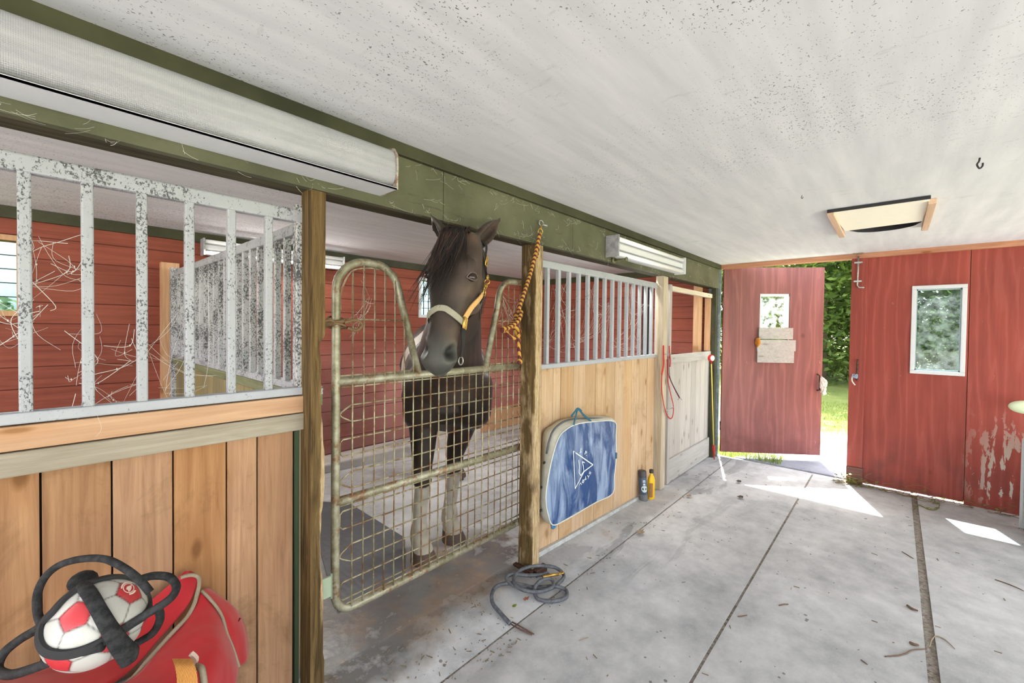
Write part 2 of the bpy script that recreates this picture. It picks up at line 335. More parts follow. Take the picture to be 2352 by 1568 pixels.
# ------------------------------------------------------------------ room shell
CEIL = 2.165; LX = 5.16; YB = 4.2; YF = 1.60; XL = -1.6; YR = -3.4
fl = struct('floor'); 
def zf(x, y):
    g = max(-.004, min(.06, .052-.036*(x-2.0))); t = max(0, min(1, (y-1.345)/.25)); return g*t
def slab(x0, x1, y0, y1, mat, name, dz=0, step=.1):
    mb = MB(); nx = max(1, int((x1-x0)/step)); ny = max(1, int((y1-y0)/step)); vs = []; fs = []
    for i in range(nx+1):
        for j in range(ny+1):
            x = x0+(x1-x0)*i/nx; y = y0+(y1-y0)*j/ny; vs.append((x, y, zf(x, y)+dz))
    for i in range(nx):
        for j in range(ny): a = i*(ny+1)+j; fs.append((a, a+ny+1, a+ny+2, a+1))
    n = len(vs); bot = [(x0, y0, -.1), (x1, y0, -.1), (x1, y1, -.1), (x0, y1, -.1)]
    mb.add(vs, fs); 
    c = [0, nx*(ny+1), nx*(ny+1)+ny, ny]
    e0 = [i*(ny+1) for i in range(nx+1)]; e1 = [nx*(ny+1)+j for j in range(ny+1)]; e2 = [i*(ny+1)+ny for i in range(nx, -1, -1)]; e3 = [j for j in range(ny, -1, -1)]
    mb.v += bot
    for e, (p, q) in zip((e0, e1, e2, e3), ((0, 1), (1, 2), (2, 3), (3, 0))):
        mb.f.append(tuple(e)+(n+q, n+p)); mb.mi.append(0)
    return mb.build(name, mat, fl)
XF = LX+.02
slab(XL-1, XF, YR-.4, -.167, MCON, 'slab'); slab(XL-1, XF, -.128, .583, MCON, 'slab'); slab(XL-1, XF, .597, 1.326, MCON, 'slab'); slab(XL-1, XF, 1.338, YB+.1, MCON, 'slab')
slab(XL-1, XF, -.17, -.125, MJ, 'joint_filling', -.008); slab(XL-1, XF, .58, .60, MJ, 'joint_filling', -.006); slab(XL-1, XF, 1.32, 1.345, MJ, 'joint_filling', -.004)
# ceiling with a round hole under the hatch
hA, hB, hC = P(1957, 524, 'Z', CEIL), P(2107, 504, 'Z', CEIL), P(2034, 530, 'Z', CEIL); hM = (hA+hB)/2; hs = hC.x-hM.x; hw_ = (hA-hB).length/2; HR = (hw_*hw_+hs*hs)/(2*hs); HX, HY = hC.x-HR, hM.y
mb = MB(); xs = [XL-1, HX-.5, HX+.5, LX+.12]; ys = [YR-.4, HY-.5, HY+.5, YB+.15]
for i in range(3):
    for j in range(3):
        if (i, j) != (1, 1): mb.box(xs[i], xs[i+1], ys[j], ys[j+1], CEIL, CEIL+.02)
N = 40; circ = [(HX+HR*math.cos(2*math.pi*k/N)*(1+.03*math.sin(7*k)), HY+HR*math.sin(2*math.pi*k/N)*(1+.03*math.cos(5*k))) for k in range(N)]
sq = []
for k in range(N):
    a = 2*math.pi*k/N; c_, s_ = math.cos(a), math.sin(a); m_ = .5/max(abs(c_), abs(s_)); sq.append((HX+c_*m_, HY+s_*m_))
mb.add([(x, y, CEIL) for x, y in circ]+[(x, y, CEIL) for x, y in sq], [(k, (k+1) % N, N+(k+1) % N, N+k) for k in range(N)])
ce = mb.build('ceiling', MC); ce['kind'] = 'structure'
mb = MB(); mb.box(HX-.5, HX+.5, HY-.5, HY+.5, CEIL+.25, CEIL+.27)
for q in ((HX-.5, HX-.48, HY-.5, HY+.5), (HX+.48, HX+.5, HY-.5, HY+.5), (HX-.5, HX+.5, HY-.5, HY-.48), (HX-.5, HX+.5, HY+.48, HY+.5)): mb.box(*q, CEIL+.021, CEIL+.27)
mb.build('hole_dark_box', MBK, ce)  # black box, gives the hole its darkness by colour
mb = MB(); mb.add([(x, y, CEIL+.0005) for x, y in circ]+[(x, y, CEIL+.24) for x, y in circ], [(k, (k+1) % N, N+(k+1) % N, N+k) for k in range(N)]); mb.build('hole_dark_lining', MBK, ce)  # black lining, shade inside the hole put in as colour
# back wall of the stalls, window openings
def wall_y(mb, y0, y1, x0, x1, z0, z1, holes):
    xs = sorted({x0, x1, *[h[0] for h in holes], *[h[1] for h in holes]})
    for a, b in zip(xs[:-1], xs[1:]):
        hh = [h for h in holes if h[0] <= a+1e-6 and h[1] >= b-1e-6]
        if not hh: mb.box(a, b, y0, y1, z0, z1)
        else: mb.box(a, b, y0, y1, z0, hh[0][2]); mb.box(a, b, y0, y1, hh[0][3], z1)
WIN = [(-.62, -.105, 1.505, 1.95), (3.02, 3.45, 1.575, 1.985)]
mb = MB(); wall_y(mb, YB, YB+.1, XL-1, LX+.1, -.1, CEIL, WIN); o = mb.build('wall_back', MRB); o['kind'] = 'structure'
mb = MB(); mb.box(XL-1, LX, YB-.035, YB, CEIL-.075, CEIL); o = mb.build('trim_1', MGD); o['kind'] = 'structure'
MLEAD = flat('dark_window_bars', lin(40, 46, 48), .5)
for i, (a, b, c, d) in enumerate(WIN):
    s = struct('window_%d' % (i+1))
    mb = MB()
    for q in ((a-.03, b+.03, d, d+.035), (a-.03, b+.03, c-.035, c), (a-.03, a, c, d), (b, b+.03, c, d)): mb.box(q[0], q[1], YB-.02, YB+.02, q[2], q[3])
    mb.build('window_frame', WST if i == 0 else MWV, s, bevel=.002)
    mb = MB(); mb.box(a, b, YB+.05, YB+.056, c, d); mb.build('window_pane', MGS2, s)
    mb = MB(); nx = 6; nz = 5
    for k in range(1, nx): x = a+(b-a)*k/nx; mb.box(x-.003, x+.003, YB+.03, YB+.04, c, d)
    for k in range(1, nz): z = c+(d-c)*k/nz; mb.box(a, b, YB+.03, YB+.04, z-.003, z+.003)
    mb.build('window_grid', MLEAD, s)
# side walls of the stalls (left end beyond the frame, and the end wall of the last stall)
mb = MB(); mb.box(XL-1.04, XL-1, YF-.02, YB+.1, -.1, 1.15); o = mb.build('wall_left', MRB); o['kind'] = 'structure'  # unseen, kept low so that sky light enters the stalls
mb = MB(); mb.box(LX, LX+.08, 1.50, YB+.1, -.1, CEIL); o = mb.build('wall_end', MRB); o['kind'] = 'structure'
# kerb along the back wall
mb = MB(); mb.box(XL, 3.75, YB-.30, YB, -.05, .12+.02); mb.build('kerb', m_concrete('pale_concrete_kerb', (206, 202, 198), (170, 164, 158)), fl, bevel=.015)
mb = MB(); mb.box(3.76, LX-.06, YB-.05, YB-.001, .0, .30); tag(mb.build('kick_board', WST), 'tan wooden kick board along the foot of the red back wall', 'board')
# far wall: sliding red wall panel with window
D2Y0, D2Y1 = P(1952, 800, 'X', LX).y, -1.62; ZB, ZT = .02, 2.125
wa = P(2095, 657, 'X', LX); wb = P(2216, 864, 'X', LX); WY1, WY0, WZ1, WZ0 = wa.y, wb.y, wa.z, wb.z
d2 = struct('door_2'); YJ = P(1988, 800, 'X', LX).y
def panel_x(mb, x0, x1, y0, y1, z0, z1, h):
    ys = sorted({y0, y1, h[0], h[1]})
    for a, b in zip(ys[:-1], ys[1:]):
        if a >= h[0]-1e-6 and b <= h[1]+1e-6: mb.box(x0, x1, a, b, z0, h[2]); mb.box(x0, x1, a, b, h[3], z1)
        else: mb.box(x0, x1, a, b, z0, z1)
YS = P(2229, 620, 'X', LX).y
mb = MB(); panel_x(mb, LX, LX+.03, YS+.001, YJ, ZB, ZT, (WY0, WY1, WZ0, WZ1)); mb.build('plywood_panel', MRP, d2)
mb = MB(); mb.box(LX+.002, LX+.03, D2Y1, YS-.004, ZB-.03, ZT); mb.build('plywood_panel', MRP, d2)
mb = MB(); mb.box(LX-.03, LX+.03, YJ, D2Y0, .16, ZT); mb.build('edge_batten', MRP, d2, bevel=.003)
mb = MB(); mb.box(LX-.032, LX+.03, YJ-.005, D2Y0+.002, .0, .157); mb.build('batten_foot', wood('brown_foot_block', lin(140, 84, 72), lin(104, 62, 54), 'Y', knots=False), d2, bevel=.003)
w2 = mb = MB(); fw = .03
for (y0, y1, z0, z1) in ((WY0, WY1, WZ1-fw, WZ1), (WY0, WY1, WZ0, WZ0+fw), (WY0, WY0+fw, WZ0+fw, WZ1-fw), (WY1-fw, WY1, WZ0+fw, WZ1-fw)): mb.box(LX-.018, LX+.04, y0, y1, z0, z1)
wf = mb.build('window_frame', MWV, d2, bevel=.003)
mb = MB(); fi = fw+.008
for (y0, y1, z0, z1) in ((WY0+fw, WY1-fw, WZ1-fi-.004, WZ1-fw), (WY0+fw, WY1-fw, WZ0+fw, WZ0+fi+.004), (WY0+fw, WY0+fi, WZ0+fw, WZ1-fw), (WY1-fi, WY1-fw, WZ0+fw, WZ1-fw)): mb.box(LX+.005, LX+.02, y0, y1, z0, z1)
mb.build('sash_bead', flat('blue_grey_sash', lin(150, 165, 170), .4), wf)
mb = MB(); mb.box(LX+.008, LX+.014, WY0+fw, WY1-fw, WZ0+fw, WZ1-fw); mb.build('window_pane', m_glass('dusty_door_glass', .07, (.62, .72, .74, 1)), wf)
mb = MB(); mb.box(LX+.031, LX+.045, YS-.035, YS+.03, ZB, ZT); mb.build('seam_light_block', WST, d2)  # added strip, stops daylight shining through the panel seam
# pull handle with twine
h0, h1 = P(1970, 828, 'X', LX-.05), P(1968, 872, 'X', LX-.05)
mb = MB(); mb.tube(smooth_path([h0+Vector((.02, 0, .004)), h0, h0+Vector((-.03, 0, -.01)), (h0+h1)/2+Vector((-.035, 0, 0)), h1+Vector((-.03, 0, .01)), h1, h1+Vector((.02, 0, -.004))], 5), .008, 8); hd = mb.build('pull_handle', MRU, d2, True)
mb = MB(); q = P(1964, 862, 'X', LX-.08)
for k in range(4): mb.tube(smooth_path([q+Vector((.02*math.cos(a+k), .018*math.sin(a+k), .012*math.sin(2*a+k)-.004*k)) for a in np.linspace(0, 5.5, 8)], 3), .004, 6)
tag(mb.build('tied_twine', flat('blue_white_twine', lin(150, 170, 190), .9, var=.4), hd), 'blue and white twine knotted on the handle')
mb = MB(); mb.tube(smooth_path([P(1958, 862, 'X', LX-.08), P(1957, 874, 'X', LX-.07), P(1964, 884, 'X', LX-.06)], 5), .006, 6); mb.build('twine_end', flat('white_twine', lin(210, 208, 200), .9), hd, True)
# slide bolt near the top
b0 = LX-.045
mb = MB(); mb.tube([P(1972, 588, 'X', b0), P(1971, 620, 'X', b0), P(1969, 655, 'X', b0), P(1973, 660, 'X', b0), P(1985, 660, 'X', b0)], .007, 8)
sb = mb.build('slide_bolt', MST, d2, True)
for (x, y) in ((1972, 603), (1970, 646)):
    p = P(x, y, 'X', LX-.04); mb = MB(); mb.box(LX-.055, LX-.03, p.y-.03, p.y+.03, p.z-.008, p.z+.008); mb.build('bolt_bracket', MST, sb, bevel=.002)
# wooden trim along the ceiling, track line
mb = MB(); mb.box(LX-.035, LX+.06, D2Y1-.3, 1.49, CEIL-.045, CEIL); o = mb.build('trim_2', WTR); o['kind'] = 'structure'
# --- red plywood door hinged at the corner, standing open outward
hinge = Vector((LX+.02, 1.455, 0)); free = Vector((5.82, .60, 0)); dx = (free-hinge).normalized(); dn = Vector((-dx.y, dx.x, 0)); 
if dn.x > 0: dn = -dn
d1 = struct('door_1'); Wd = (free-hinge).length
def dpt(u, z, n=0): return hinge+dx*u+dn*n+Vector((0, 0, z))
def dhit(px, py, n=0):
    d = (FW+RT*((px-CX)/F_PX)-UP*((py-CY)/F_PX)); o = Vector((0, 0, CAMH)); t = ((hinge+dn*n-o).dot(dn))/d.dot(dn); p = o+d*t
    return (p-hinge).dot(dx), p.z
zb_, zt_ = .05, dhit(1780, 614)[1]
u0, z1_ = dhit(1746, 674); u1, _ = dhit(1815, 674); z0_ = dhit(1780, 825)[1]
def dbox(mb, ua, ub, za, zb2, n0, n1): return mb.hexa([dpt(ua, za, n0), dpt(ub, za, n0), dpt(ub, zb2, n0), dpt(ua, zb2, n0)], [dpt(ua, za, n1), dpt(ub, za, n1), dpt(ub, zb2, n1), dpt(ua, zb2, n1)])
mb = MB()
for (a, b, c, d) in ((0, u0, zb_, zt_), (u1, Wd, zb_, zt_), (u0, u1, zb_, z0_), (u0, u1, z1_, zt_)): dbox(mb, a, b, c, d, -.03, 0)
mb.build('plywood_leaf', MRD, d1)
zr = dhit(1780, 752)[1]
mb = MB(); 
for (a, b, c, d) in ((u0+.005, u1-.01, z1_-.03, z1_-.002), (u1-.045, u1-.005, zr, z1_-.03), (u0+.004, u0+.012, zr, z1_-.03)): dbox(mb, a, b, c, d, -.035, -.006)
mb.build('window_frame', MWV, d1)
mb = MB(); dbox(mb, u0+.01, u1-.045, zr, z1_-.03, -.024, -.02); mb.build('window_pane', m_glass('streaky_glass', .3), d1)
for (xa, xb, ya, yb) in ((1743, 1822, 753, 778), (1739, 1828, 781, 805), (1739, 1824, 806, 832)):
    ua, za = dhit(xa, yb, .02); ub, zc = dhit(xb, ya, .02); mb = MB(); dbox(mb, ua, ub, za, zc, .002, .022); mb.build('nailed_board', WGB, d1, bevel=.002)
ua, za = dhit(1741, 786, .03); mb = MB(); mb.ball(dpt(ua, za, .02), (.02, .03, .05), 10); mb.v = [tuple(Vector(v)+Vector(mnoise.noise_vector(Vector(v)*40))*.012) for v in mb.v]; tag(mb.build('foam_blob', flat('rusty_orange_foam', lin(176, 116, 44), .9, var=.4), d1, True), 'rusty orange blob at the board edge')
mb = MB(); ua, za = dhit(1882, 862, .03)
mb.tube([dpt(ua, za+.01, 0), dpt(ua, za, .035), dpt(ua+.005, za-.16, .035), dpt(ua, za-.17, 0)], .008, 8); hd = mb.build('pull_handle', MRU, d1, True)
mb = MB()
for k in range(46):
    r = random.random; a = dpt(ua+.015+.02*(r()-.5), za-.01-.13*r(), .035); b = a+dx*(.05*r())+Vector((0, 0, -.05-.04*r()))+dn*.03*(r()-.3); mb.tube(smooth_path([a, (a+b)/2+dx*.03*(r()-.3)+dn*.02, b], 3), .007, 5)
tag(mb.build('tied_rag', flat('white_rag', lin(214, 216, 206), .9), hd, True), 'frayed white rag')
for z in (.35, 1.75):
    mb = MB(); mb.tube([dpt(-.012, z-.05, .006), dpt(-.012, z+.05, .006)], .009, 8); mb.build('hinge', MRU, d1)
# metal strips and end post at the corner
y_ = 1.50
mb = MB(); mb.box(LX-.03, LX-.005, 1.475, 1.497, 0, CEIL-.02); tag(mb.build('corner_strip', MGS), 'grey metal corner strip beside the open red door', 'strip')
mb = MB(); mb.box(5.055, 5.125, 1.50, 1.545, -.004, 1.93); mb.build('end_post', MGD); C.objects['end_post']; tag(C.objects['end_post'], 'dark green end post with pale metal edge in the far corner', 'post')
mb = MB(); mb.box(5.126, 5.134, 1.492, 1.60, 0, CEIL-.02); tag(mb.build('metal_channel', MGS), 'blue grey upright metal channel right of the dark green end post', 'channel')
# ------------------------------------------------------------------ overhead beam
YBM = 1.493
bt = struct('trim_3')
zbm = .5319*.88+CAMH+.0
mb = MB(); mb.box(XL-1, 1.19, YBM, YBM+.03, zbm, CEIL-.045); mb.build('fascia_board', MG, bt)
mb = MB(); mb.box(1.193, 2.20, YBM, YBM+.03, zbm, CEIL-.045); mb.build('fascia_board', MG, bt)
mb = MB(); mb.box(2.203, LX-.02, YBM, YBM+.03, zbm, CEIL-.045); mb.build('fascia_board', MG, bt)
mb = MB(); mb.box(XL-1, LX-.02, YBM-.022, YBM+.0, CEIL-.05, CEIL); mb.build('top_strip', MGD, bt, bevel=.003)
mb = MB(); mb.box(XL-1, LX-.02, YBM+.03, YBM+.13, zbm+.005, CEIL); mb.build('beam_core', WBM, bt)
# ------------------------------------------------------------------ posts
def post(name, label, x0, x1, y0, y1, z0, z1, mat, rag=0, side=1):
    mb = MB(); n = 60; rings = []
    for i in range(n+1):
        z = z0+(z1-z0)*i/n; k = rag*(.5+.5*mnoise.noise(Vector((x0*9, z*5, 1))))*(1 if .12 < i/n < .72 else .15)
        k += rag*.5*max(0, mnoise.noise(Vector((x0*9, z*16, 5))))*(1 if .12 < i/n < .72 else .2)
        a, b = (x0, x1-k) if side > 0 else (x0+k, x1)
        ch = .006+.3*k; ring = [(a+ch*(side < 0), y0, z), (a, y0+ch*(side < 0)*1.0, z), (a, y1, z), (b, y1, z), (b, y0+ch*(side > 0)*1.6+.004, z), (b-ch, y0, z)]
        if side < 0: ring = [(a, y0+ch*1.6+.004, z), (a, y1, z), (b, y1, z), (b, y0, z), (a+ch, y0, z), (a+ch*.5, y0+ch*.6, z)]
        rings.append(ring)
    mb.loft(rings); return mb.build(name, mat)
YP = 1.505
t = NT('two_tone_post', .8, .2)
def m_post(name, zlo, zhi, xs):
    t = NT(name, .8, .2); p = t.pos(); x = t.xyz(p)
    g = t.noise(t.map(p, (30, 30, 1.8)), 1.5, 6, .65, 1.2); g2 = t.noise(t.map(p, (150, 150, 18)), 1, 4, .6, 1.0)
    old = t.mix(t.step(g, .35, .65), lin(70, 54, 32), lin(126, 102, 64)); new = t.mix(t.step(t.ma('ADD', t.ma('MULTIPLY', g, .5), t.ma('MULTIPLY', g2, .5)), .38, .62), lin(144, 114, 78), lin(206, 184, 146))
    n = t.noise(t.map(p, (12, 12, 4)), 1, 5, .6)
    e = t.ma('ADD', t.ma('MULTIPLY', t.ma('SUBTRACT', n, .5), 1.6), t.ma('MULTIPLY', t.ma('SUBTRACT', x[0], xs), 40))
    mk = t.ma('MULTIPLY', t.step(e, -.1, .12), t.ma('MULTIPLY', t.step(x[2], zlo-.1, zlo), t.step(x[2], zhi+.08, zhi-.06)))
    c = t.mix(mk, old, new); bl = t.noise(t.map(p, (8, 8, 3)), 1, 4); c = t.mix(t.ma('MULTIPLY', t.step(bl, .58, .66), .6), c, lin(62, 48, 28))
    t.col(c); t.bump(t.ma('ADD', g, g2), .7, .008); return t.m
px0, px1 = P(698, 900, 'Y', YF-.035).x, P(752, 900, 'Y', YP).x
post('wooden_post', 0, px0, px1, YP, YP+.085, -.01, zbm+.01, m_post('gnawed_post_timber', .45, 1.35, px0+.035), .018)
tag(C.objects['wooden_post'], 'thick brown timber post with gnawed edge, left of the wire gate', 'post')
q0, q1, q2 = P(1199, 900, 'Y', YP+.09).x, P(1217, 900, 'Y', YP).x, P(1240, 900, 'Y', YP).x
q1 = 1.858
o = post('wooden_post', 0, q1, q1+.064, YP, YP+.104, .0, zbm+.01, m_post('weathered_post_timber', .0, 1.95, q1+.006), .006, -1)
tag(o, 'weathered timber post with rusty foot, right of the wire gate', 'post')
for k in ((q1-.03, q1+.0, YP-.015, YP+.12), (q1, q1+.1, YP-.035, YP+.0)):
    mb = MB(); z = zf(q1, YP)+.0; mb.box(k[0], k[1], k[2], k[3], z-.01, z+.028); mb.build('foot_bracket', MRU, o, bevel=.004)
r0, r1 = P(1521, 800, 'Y', 1.53).x, P(1533, 800, 'Y', 1.53).x
o = post('wooden_post', 0, r0+.01, r1-.005, 1.53, 1.60, .0, zbm+.005, wood('pale_thin_post', lin(216, 202, 178), lin(166, 146, 114), 'Z'), .002)
tag(o, 'slim pale timber post between the barred stall front and the whitewashed half door', 'post')
# ------------------------------------------------------------------ stall fronts
def bars_panel(parent, xs, z0, z1, y, mat, w=.024):
    proto = None
    for x in xs:
        if proto is None:
            mb = MB(); mb.box(-w/2, w/2, -w/2, w/2, z0, z1); proto = mb.build('bar', mat, bevel=.004, origin=(0, 0, 0)); proto.location = (x, y, 0); setp(proto, parent)
        else:
            c = proto.copy(); C.objects.link(c); c.location = (x, y, 0)
ZT0, ZT1, ZR0, ZR1 = 1.80, 1.845, 1.184, 1.212
X1R = P(694, 700, 'Y', YF).x
# stall 1
s1 = thing('stall_partition', 'near left stall front with mouldy white bars above orange planks', 'stall partition', (0, YF, 0))
x0s = [-.064+.0]; b1 = [P(x, 700, 'Y', YF).x for x in (58, 199, 323, 433, 529, 616)]; st = (b1[-1]-b1[0])/5
bars_panel(s1, [b1[0]+st*k for k in range(-7, 6)], ZR1-.005, ZT0+.004, YF, MM)
mb = MB(); mb.box(XL+.3, X1R, YF-.016, YF+.02, ZT0, ZT1); mb.build('top_rail', MM, s1, bevel=.006)
mb = MB(); mb.box(XL+.3, X1R, YF-.02, YF+.02, ZR0, ZR1); mb.build('bottom_rail', MM3, s1, bevel=.004)
mb = MB(); mb.box(X1R-.026, X1R-.001, YF-.014, YF+.02, ZR0, ZT1+.02); mb.build('end_upright', MM2, s1, bevel=.003)
zz = lambda px, py, y=1.575: P(px, py, 'Y', y).z
mb = MB(); mb.box(XL+.3, X1R-.004, YF-.028, YF+.01, 1.122, 1.181); mb.build('upper_board', WRL, s1, bevel=.003)
mb = MB(); mb.box(XL+.3, X1R-.004, YF-.033, YF+.01, 1.060, 1.119); mb.build('lower_board', WGR, s1, bevel=.004)
mb = MB(); pe = [XL+.3, -.95, -.80, -.64, -.50, -.36, -.19, -.004, .128, .262, .399, .488, .604]; pe = [p for p in pe]
for a, b in zip(pe[:-1], pe[1:]): mb.box(a+.002, b-.002, YF-.004+random.uniform(-.002, .002), YF+.024, zf(a, YF), 1.065)
mb.build('planks', WPL, s1, bevel=.002)
mb = MB(); mb.box(XL+.32, X1R-.01, YF+.0245, YF+.03, .06, 1.18); mb.build('gap_dark_sheet', MBK, s1)  # added black sheet, blocks light and darkens the plank gaps
mb = MB(); mb.box(X1R-.028, X1R-.016, YF-.018, YF-.002, 0, 1.06); mb.build('edge_strip', flat('dark_green_edge', lin(58, 74, 52), .6), s1)
# stall 2 front panel
s2 = thing('stall_partition', 'barred stall front with pale pine planks, right of the horse', 'stall partition', (2.9, YF, 0))
xa = q1+.07; xb = r0+.004
bx = [2.089+.1157*k for k in range(15)]; bars_panel(s2, [1.975]+bx if False else bx, ZR1-.005, ZT0+.004, YF, MM3, .026)
mb = MB(); mb.box(xa, xb, YF-.016, YF+.02, ZT0-.0, ZT1); mb.build('top_rail', MM3, s2, bevel=.005)
mb = MB(); mb.box(xa, xb, YF-.02, YF+.02, ZR0, ZR1); mb.build('bottom_rail', MM3, s2, bevel=.004)
mb = MB(); pe = [xa, 2.045, 2.161, 2.241, 2.385, 2.531, 2.67, 2.813, 2.952, 3.094, 3.237, 3.381, 3.525, 3.679, xb]
for a, b in zip(pe[:-1], pe[1:]): mb.box(a+.0015, b-.0015, YF-.004+random.uniform(-.002, .002), YF+.022, zf(a, YF)+.01, ZR0)
mb.build('planks', WPL2, s2, bevel=.002)
mb = MB(); mb.box(xa+.01, xb-.01, YF+.0225, YF+.028, .06, 1.18); mb.build('gap_dark_sheet', MBK, s2)  # added black sheet that keeps the gaps between planks dark
mb = MB(); n = 16
for i in range(n):
    a = xa+(xb-xa)*i/n; b = xa+(xb-xa)*(i+1)/n; z = zf(a, YF); z2 = zf(b, YF)
    mb.hexa([(a, YF-.024, z-.01), (b, YF-.024, z2-.01), (b, YF-.005, z2-.01), (a, YF-.005, z-.01)], [(a, YF-.024, z+.022), (b, YF-.024, z2+.022), (b, YF-.005, z2+.022), (a, YF-.005, z+.022)])
mb.build('sill_strip', m_metal('pale_sill_strip', (196, 198, 196), (160, 160, 156), ramt=.66, metal=0), s2)
# half door of stall 3
YD = 1.55
s3 = thing('half_door', 'whitewashed plank half door with open top, in the far corner', 'door', (4.45, YD, 0))
XA, XB = P(1535, 900, 'Y', YD).x, P(1632, 900, 'Y', YD).x
zt3 = P(1540, 815, 'Y', YD).z
def pz(px, py): return P(px, py, 'Y', YD).z
mb = MB(); n = 8
for i in range(n): a = XA+.05+(XB-XA-.07)*i/n; b = XA+.05+(XB-XA-.07)*(i+1)/n; mb.box(a+.0015, b-.0015, YD+.012, YD+.03, .02, zt3-.01)
mb.build('planks', WWH, s3)
mb = MB(); mb.box(XA+.06, XB-.03, YD+.0305, YD+.036, .02, zt3-.02); mb.build('gap_dark_sheet', MBK, s3)  # added black sheet, dark behind the half door's plank gaps
mb = MB(); mb.box(XA+.03, XB, YD-.008, YD+.012, zt3-.085, zt3); mb.build('top_board', WWX, s3, bevel=.003)
mb = MB(); mb.box(XA+.03, XB, YD-.008, YD+.012, .004, .22); mb.build('bottom_board', WWX, s3, bevel=.003)
mb = MB(); mb.box(XA-.02, XA+.028, YD-.01, YD+.03, .0, pz(1535, 652)); mb.build('door_stile', WWH, s3, bevel=.003)
zo = pz(1535, 655); zo2 = pz(1632, 680)
mb = MB(); mb.box(XA+.029, XB, YD-.012, YD+.03, zo-.045, zo); mb.build('top_rail', wood('cream_rail', lin(232, 222, 204), lin(206, 188, 160), 'X'), s3, bevel=.003)
mb = MB(); mb.box(XB-.07, XB, YD+.0, YD+.06, zt3+.001, zo-.046); mb.build('door_stile', WST, s3, bevel=.003)
mb = MB(); mb.box(XB-.20, XB-.08, YD+.08, YD+.14, 0, 1.95); mb.build('inner_stud', WST, s3, bevel=.003)
mb = MB(); mb.box(XA+.10, XA+.125, YD+.03, YD+.05, zt3, zo-.046); mb.build('slim_upright', MM3, s3, bevel=.002)
# divider between the first two stalls
XD = .70
dv = thing('stall_divider', 'barred divider between the two left stalls, running back to the red wall', 'divider', (XD, 2.9, 0))
mb = MB(); mb.box(XD-.016, XD+.02, 1.62, YB-.12, 1.80, 1.845); mb.build('top_rail', MM, dv, bevel=.005)
mb = MB(); mb.box(XD-.02, XD+.02, 1.62, YB-.12, 1.172, 1.2); mb.build('bottom_rail', MM2, dv)
proto = None
for k in range(22):
    y = 1.70+k*.1105
    if proto is None: mb = MB(); mb.box(-.013, .013, -.013, .013, 1.195, 1.805); proto = mb.build('bar', MM2, bevel=.003); proto.location = (XD, y, 0); setp(proto, dv)
    else: c = proto.copy(); C.objects.link(c); c.location = (XD, y, 0)
mb = MB(); y = 1.62
while y < YB-.16: mb.box(XD-.012, XD+.012, y+.001, y+.139, 0.0, 1.13); y += .14
mb.build('planks', WDK, dv)
mb = MB(); mb.box(XD-.03, XD+.02, 1.62, YB-.12, 1.13, 1.172); mb.build('cap_board', wood('green_stained_cap', lin(150, 150, 108), lin(104, 108, 66), 'Y'), dv, bevel=.003)
mb = MB(); mb.box(XD-.04, XD+.04, YB-.12, YB-.07, .0, 1.86); mb.build('end_upright', MM2, dv)
mb = MB(); mb.box(XD-.09, XD+.02, YB-.065, YB-.002, -.0, 1.90); tag(mb.build('wall_stud', WST), 'tan timber stud against the red back wall at the divider end', 'stud')
mb = MB(); yd = P(1486, 700, 'X', LX-.03).y; mb.box(LX-.05, LX-.002, yd-.05, yd+.05, 0, 2.02); tag(mb.build('dark_upright', MBK), 'dark upright on the red end wall, seen through the bars', 'post')
mb = MB(); mb.box(LX-.035, LX-.001, 1.66, YB-.036, CEIL-.075, CEIL); o = mb.build('trim_4', MGD); o['kind'] = 'structure'
# ------------------------------------------------------------------ wire gate
YG = 1.63
gt = thing('wire_gate', 'galvanised tube stall gate with wire mesh and V shaped head opening', 'gate', (1.35, YG, .27))
GXL, GXR = .775, 1.945; GZB, GZM, GZT, GZTOP = .285, .735, 1.212, 1.695
R_ = .0165
def arc(cx, cz, r, a0, a1, n=8): return [(cx+r*math.cos(math.radians(a0+(a1-a0)*i/n)), YG, cz+r*math.sin(math.radians(a0+(a1-a0)*i/n))) for i in range(n+1)]
VL, VR = P(962, 858, 'Y', YG).x, P(1115, 845, 'Y', YG).x
pl = [(GXR-.08, YG, GZB)]; 
left = arc(GXL+.08, GZB+.08, .08, -90, -180)+arc(GXL+.12, GZTOP-.12, .12, 180, 90)
topL = P(905, 632, 'Y', YG).x
left += smooth_path([(GXL+.15, YG, GZTOP), (topL-.06, YG, GZTOP-.005), (topL, YG, GZTOP-.05), (topL+.03, YG, GZTOP-.13)], 4)[1:]+[(VL, YG, GZT)]
right = [(VR, YG, GZT)]+smooth_path([(VR+.085, YG, GZTOP-.15), (VR+.105, YG, GZTOP-.06), (VR+.16, YG, GZTOP-.008), (GXR-.1, YG, GZTOP)], 4)+arc(GXR-.06, GZTOP-.06, .06, 90, 0)+arc(GXR-.08, GZB+.08, .08, 0, -90)
mb = MB(); mb.tube([(GXR-.09, YG, GZB)]+left, R_, 12); mb.build('tube_frame', MGV, gt, True)
mb = MB(); mb.tube(right+[(GXR-.1, YG, GZB)], R_, 12); mb.build('tube_frame', MGV, gt, True)
for z, r in ((GZT, .018), (GZM, .018)):
    mb = MB(); mb.tube([(GXL, YG, z), (GXR, YG, z)], r, 12); mb.build('cross_tube', MGV, gt, True)
mb = MB(); x = .838; RW = .0032
def vtop(x):
    if x < topL-.02: 
        return GZTOP-.015-max(0, (GXL+.10-x))*.6
    if x < VL: return GZT+(VL-x)/(VL-topL-.03)*(GZTOP-.13-GZT)
    if x > VR and x < VR+.09: return GZT+(x-VR)/.085*(GZTOP-.16-GZT)
    if x >= VR+.09: return GZTOP-.02
    return GZT
k = 0
while x < GXR-.02:
    mb.tube([(x, YG-.012, GZB+.01), (x, YG-.012, vtop(x))], RW, 6); x += .0485; k += 1
